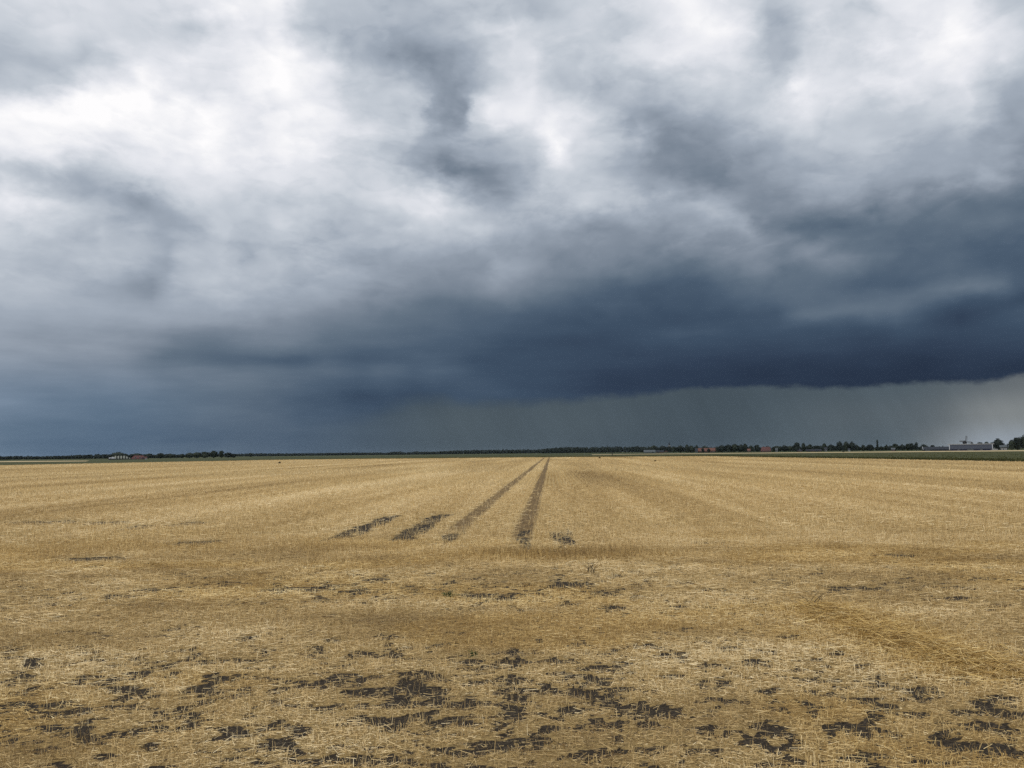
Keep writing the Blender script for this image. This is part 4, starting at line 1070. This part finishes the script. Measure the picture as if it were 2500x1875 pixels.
# village
house('tin_shed', 'long low grey tin shed before the dark centre wood', 'shed', 1572, 1600, 1150, HT(1585, 1103.6, 1150), HT(1585, 1099.2, 1150), M_TIN, M_TIN, 10, doors=((.8, 3, .02, 1.6, M_SLATE),))
house('brown_shed', 'low brownish shed just right of the grey tin shed', 'shed', 1602, 1620.5, 1150, HT(1610, 1103.3, 1150), HT(1610, 1099.9, 1150), M_BRICK, M_SLATE, 8, doors=((.3, 2.4, .02, 1.6, M_SLATE),))
house('orange_roofed_row', 'long farmhouse with orange tiled roof and trees before it', 'house', 1704, 1735, 1050, HT(1715, 1102.3, 1050), HT(1715, 1094.8, 1050), M_BRICK, M_ORT, 9, windows=(win(.2), win(.4), win(.6), win(.85)), chimney=.3)
house('orange_roofed_house', 'taller orange roofed house joined to the right of the long farmhouse', 'house', 1732.5, 1747, 1045, HT(1740, 1100.8, 1045), HT(1740, 1094.2, 1045), M_BRICK, M_ORT, 8, windows=(win(.35), win(.75)), chimney=.8)
house('grey_gable_house', 'grey gabled house at the left end of the orange roofed row', 'house', 1697.5, 1703.5, 1045, HT(1700, 1101, 1045), HT(1700, 1095.5, 1045), M_TIN, M_SLATE, 7, windows=(win(.5),))
house('pink_gabled_house', 'small pinkish house half hidden between grove and red roof', 'house', 1825, 1831.5, 1030, HT(1828, 1100.5, 1030), HT(1828, 1096.3, 1030), M_BRICK, M_ORT, 7, windows=(win(.5),))
house('red_roofed_house', 'house with big plain red roof right of the dark grove', 'house', 1857.5, 1882, 960, HT(1870, 1101.3, 960), HT(1870, 1091.8, 960), M_BRICK, M_REDT, 10, hip=1.2, windows=(win(.2), win(.55), win(.8)), chimney=.25)
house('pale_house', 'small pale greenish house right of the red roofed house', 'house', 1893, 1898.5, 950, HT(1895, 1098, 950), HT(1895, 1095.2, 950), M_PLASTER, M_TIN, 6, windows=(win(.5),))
house('low_barn', 'long low dark barn below the flat trees', 'barn', 1968, 2005, 930, HT(1985, 1100.6, 930), HT(1985, 1097.7, 930), M_BRICK, M_SLATE, 9, doors=((.2, 3, .02, 1.4, M_SLATE), (.7, 3, .02, 1.4, M_SLATE)))
house('steep_roof_house', 'house with one pale sloping roof edge left of the low barn', 'house', 1946, 1958, 930, HT(1950, 1100.5, 930), HT(1950, 1096.2, 930), M_BRICK, M_SLATE, 8, hip=4.0, windows=(win(.6),))
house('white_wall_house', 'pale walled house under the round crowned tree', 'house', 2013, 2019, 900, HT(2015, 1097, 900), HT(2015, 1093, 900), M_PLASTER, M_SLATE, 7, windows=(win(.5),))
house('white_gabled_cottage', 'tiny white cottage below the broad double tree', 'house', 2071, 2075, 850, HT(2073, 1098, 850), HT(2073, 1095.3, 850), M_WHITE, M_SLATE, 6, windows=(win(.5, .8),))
house('grey_roofed_cottage', 'small grey roofed cottage in the low tree row right of the poplar', 'house', 2176, 2185, 860, HT(2180, 1097.4, 860), HT(2180, 1094, 860), M_BRICK, M_TIN, 7, windows=(win(.3), win(.7)))
house('dark_barn', 'very long dark slate roofed barn left of the white trimmed shed', 'barn', 2254, 2316, 720, HT(2280, 1097.8, 720), HT(2280, 1091.4, 720), M_SLATE, M_SLATE, 14, trim=.3, face=.82, doors=((.15, 4, .02, 1.5, M_TIN),))
house('white_trimmed_shed', 'long shed with blue grey roof and white gable trim', 'shed', 2319.5, 2420.5, 655, HT(2370, 1096.3, 655), HT(2370, 1085.7, 655), M_NAVY, M_SHEDR, 12, trim=.55,
      doors=((.49, 4.3, .02, HT(2370, 1096.8, 655), M_TIN), (.985, .8, .02, 1.0, M_TIN)), windows=((.2, 1.4, .5, .95, M_GLASS), (.75, 1.4, .5, .95, M_GLASS)))
house('small_grey_house', 'small grey house with pale windows before the right clump', 'house', 2441, 2459, 650, HT(2450, 1092, 650), HT(2450, 1087.5, 650), M_TIN, M_TIN, 8,
      windows=((.3, 1.0, .6, 1.5, M_WHITE), (.62, .9, .5, 1.5, M_WHITE), (.85, .8, .5, 1.5, M_WHITE)))

# ridge cap along the long shed is bright in the photograph
def ridge_cap():
    for o in COL.objects:
        if o.name == 'white_trimmed_shed':
            L = (PX(2420.5, 655) - PX(2319.5, 655)) / 2; rh = HT(2370, 1085.7, 655)
            v, f = join(box(-L, L, -.75, .75, rh + .05, rh + .62))
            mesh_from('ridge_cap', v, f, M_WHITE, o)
ridge_cap()


def lathe(prof, seg=16):
    v = []; f = []
    for r, z in prof:
        v += [(r * math.cos(2 * math.pi * k / seg), r * math.sin(2 * math.pi * k / seg), z) for k in range(seg)]
    for q in range(len(prof) - 1):
        for k in range(seg):
            f.append((q * seg + k, q * seg + (k + 1) % seg, (q + 1) * seg + (k + 1) % seg, (q + 1) * seg + k))
    f.append(tuple((len(prof) - 1) * seg + k for k in range(seg)))
    return v, f


# windmill behind the long shed
def windmill():
    Y = 1300
    r = empty('windmill', (PX(2356, Y), Y, -.06), R_(-8))
    zc = HT(2356, 1082, Y); zh = HT(2353, 1079.3, Y)
    mesh_from('tower', *lathe([(4.6, 0), (3.9, zc * .45), (2.9, zc * .93), (2.7, zc)], 8), M_SLATE, r)
    mesh_from('gallery', *lathe([(4.2, zc * .42), (6.0, zc * .42), (6.0, zc * .42 + .3), (4.0, zc * .42 + .3)], 8), M_BARK, r)
    cap = lathe([(3.0, zc), (3.3, zc + .8), (2.9, zc + 2.2), (1.8, zc + 3.3), (.4, zc + 3.8)], 12)
    mesh_from('cap', [(x * .95, y * 1.25, z) for x, y, z in cap[0]], cap[1], M_SLATE, r)
    mesh_from('windshaft', *box(-.35, .35, -5.0, -3.0, zh - .35, zh + .35), M_BARK, r)
    for k in range(4):
        a = R_(6 + 90 * k)
        bars = [box(-.16, .16, -4.95, -4.65, .3, 9.6)]
        bars += [box(.16, 1.9, -4.85, -4.77, 2.0 + .85 * j, 2.12 + .85 * j) for j in range(9)]
        bars += [box(1.8, 1.9, -4.9, -4.8, 2.0, 9.2), box(.95, 1.05, -4.9, -4.8, 2.0, 9.2), box(-.75, -.16, -4.85, -4.75, 2.0, 9.2)]
        v, f = join(*bars)
        s, c = math.sin(a), math.cos(a)
        v = [(x * c + z * s, y, zh - x * s + z * c) for x, y, z in v]
        mesh_from('sail', v, f, M_BARK, r)
    tag(r, 'dark windmill with lattice sails above the long shed roof', 'windmill')


windmill()


def church():
    Y = 1600
    px = 1634.3
    r = empty('church', (PX(px, Y), Y, -.06))
    z0, z1, z2, z3 = HT(px, 1091, Y), HT(px, 1088.2, Y), HT(px, 1084.0, Y), HT(px, 1078, Y)
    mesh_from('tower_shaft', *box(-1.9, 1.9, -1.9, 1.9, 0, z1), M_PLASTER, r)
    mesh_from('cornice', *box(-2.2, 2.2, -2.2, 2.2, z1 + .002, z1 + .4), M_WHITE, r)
    mesh_from('belfry', *lathe([(2.0, z1 + .4), (1.3, z2 - 1.0), (1.3, z2), (1.6, z2 + .2)], 8), M_SLATE, r)
    mesh_from('spire', *lathe([(1.6, z2 + .2), (.9, z2 + 1.3), (.45, z2 + 2.4), (.18, z3 - .6), (.05, z3 + .6)], 8), M_SLATE, r)
    v, f = join(box(-9, 9, 2.7, 11, 0, z0 - 7))
    mesh_from('nave', v, f, M_BRICK, r)
    tag(r, 'church tower with slim pointed spire rising above the trees', 'church')


church()


def car(label, px, Y, mat):
    r = empty('parked_car', (PX(px, Y), Y, -.06), R_(4))
    prof = [(-2.1, .35), (-2.15, .8), (-1.5, .95), (-1.0, 1.45), (1.3, 1.5), (1.95, 1.0), (2.1, .9), (2.1, .35)]
    n = len(prof)
    v = [(x, -.85, z) for x, z in prof] + [(x, .85, z) for x, z in prof]
    f = [tuple(range(n)), tuple(range(2 * n - 1, n - 1, -1))] + [(i, n + i, n + (i + 1) % n, (i + 1) % n) for i in range(n)]
    mesh_from('body', v, f, mat, r)
    mesh_from('side_window', [(-.95, -.86, 1.0), (1.5, -.86, 1.0), (1.2, -.86, 1.4), (-.75, -.86, 1.38), (-.95, -.853, 1.0), (1.5, -.853, 1.0), (1.2, -.853, 1.4), (-.75, -.853, 1.38)], [(0, 1, 2, 3), (7, 6, 5, 4), (0, 4, 5, 1), (1, 5, 6, 2), (2, 6, 7, 3), (3, 7, 4, 0)], M_GLASS, r)
    for wx in (-1.35, 1.35):
        for wy in (-.86, .7):
            lv, lf = lathe([(.33, 0), (.33, .18)], 12)
            lf.append(tuple(range(11, -1, -1)))
            mesh_from('wheel', [(wx + a, wy + c, .33 + b) for a, b, c in lv], lf, M_GLASS, r)
    tag(r, label, 'car')


car('small white car parked between the long shed and the grey house', 2428.5, 648, M_WHITE)


def post(label, px, Y, h):
    v, f = join(box(-.18, .18, -.18, .18, 0, h), box(-.3, .3, -.3, .3, h, h + .25), box(-.26, .26, -.26, .26, h * .5, h * .5 + .2))
    o = mesh_from('marker_post', v, f, M_BARK)
    o.location = (PX(px, Y), Y, 0)
    tag(o, label, 'post')


post('short dark post standing alone in the green field below the wood', 1494.5, 470, 1.6)
T('dark low bush on the pale strip below the three peaked trees', 2059, 1101.5, 7, 640, 'dome', M_LEAF2, name='bush')


# ------------------------------------------------------------------ damp air
def haze():
    m = bpy.data.materials.new('damp_air'); m.use_nodes = True
    n = Nodes(m.node_tree)
    v = n.new('ShaderNodeVolumePrincipled')
    v.inputs['Color'].default_value = (.62, .78, .95, 1)
    v.inputs['Density'].default_value = 1.3e-5
    v.inputs['Anisotropy'].default_value = 0.0
    n.t.links.new(v.outputs[0], n.new('ShaderNodeOutputMaterial').inputs['Volume'])
    vv, ff = box(-7100, 7100, -7100, 7100, -1.1, 30)
    tag(mesh_from('haze', vv, ff, m), 'thin damp air over the plain', kind='stuff')


haze()
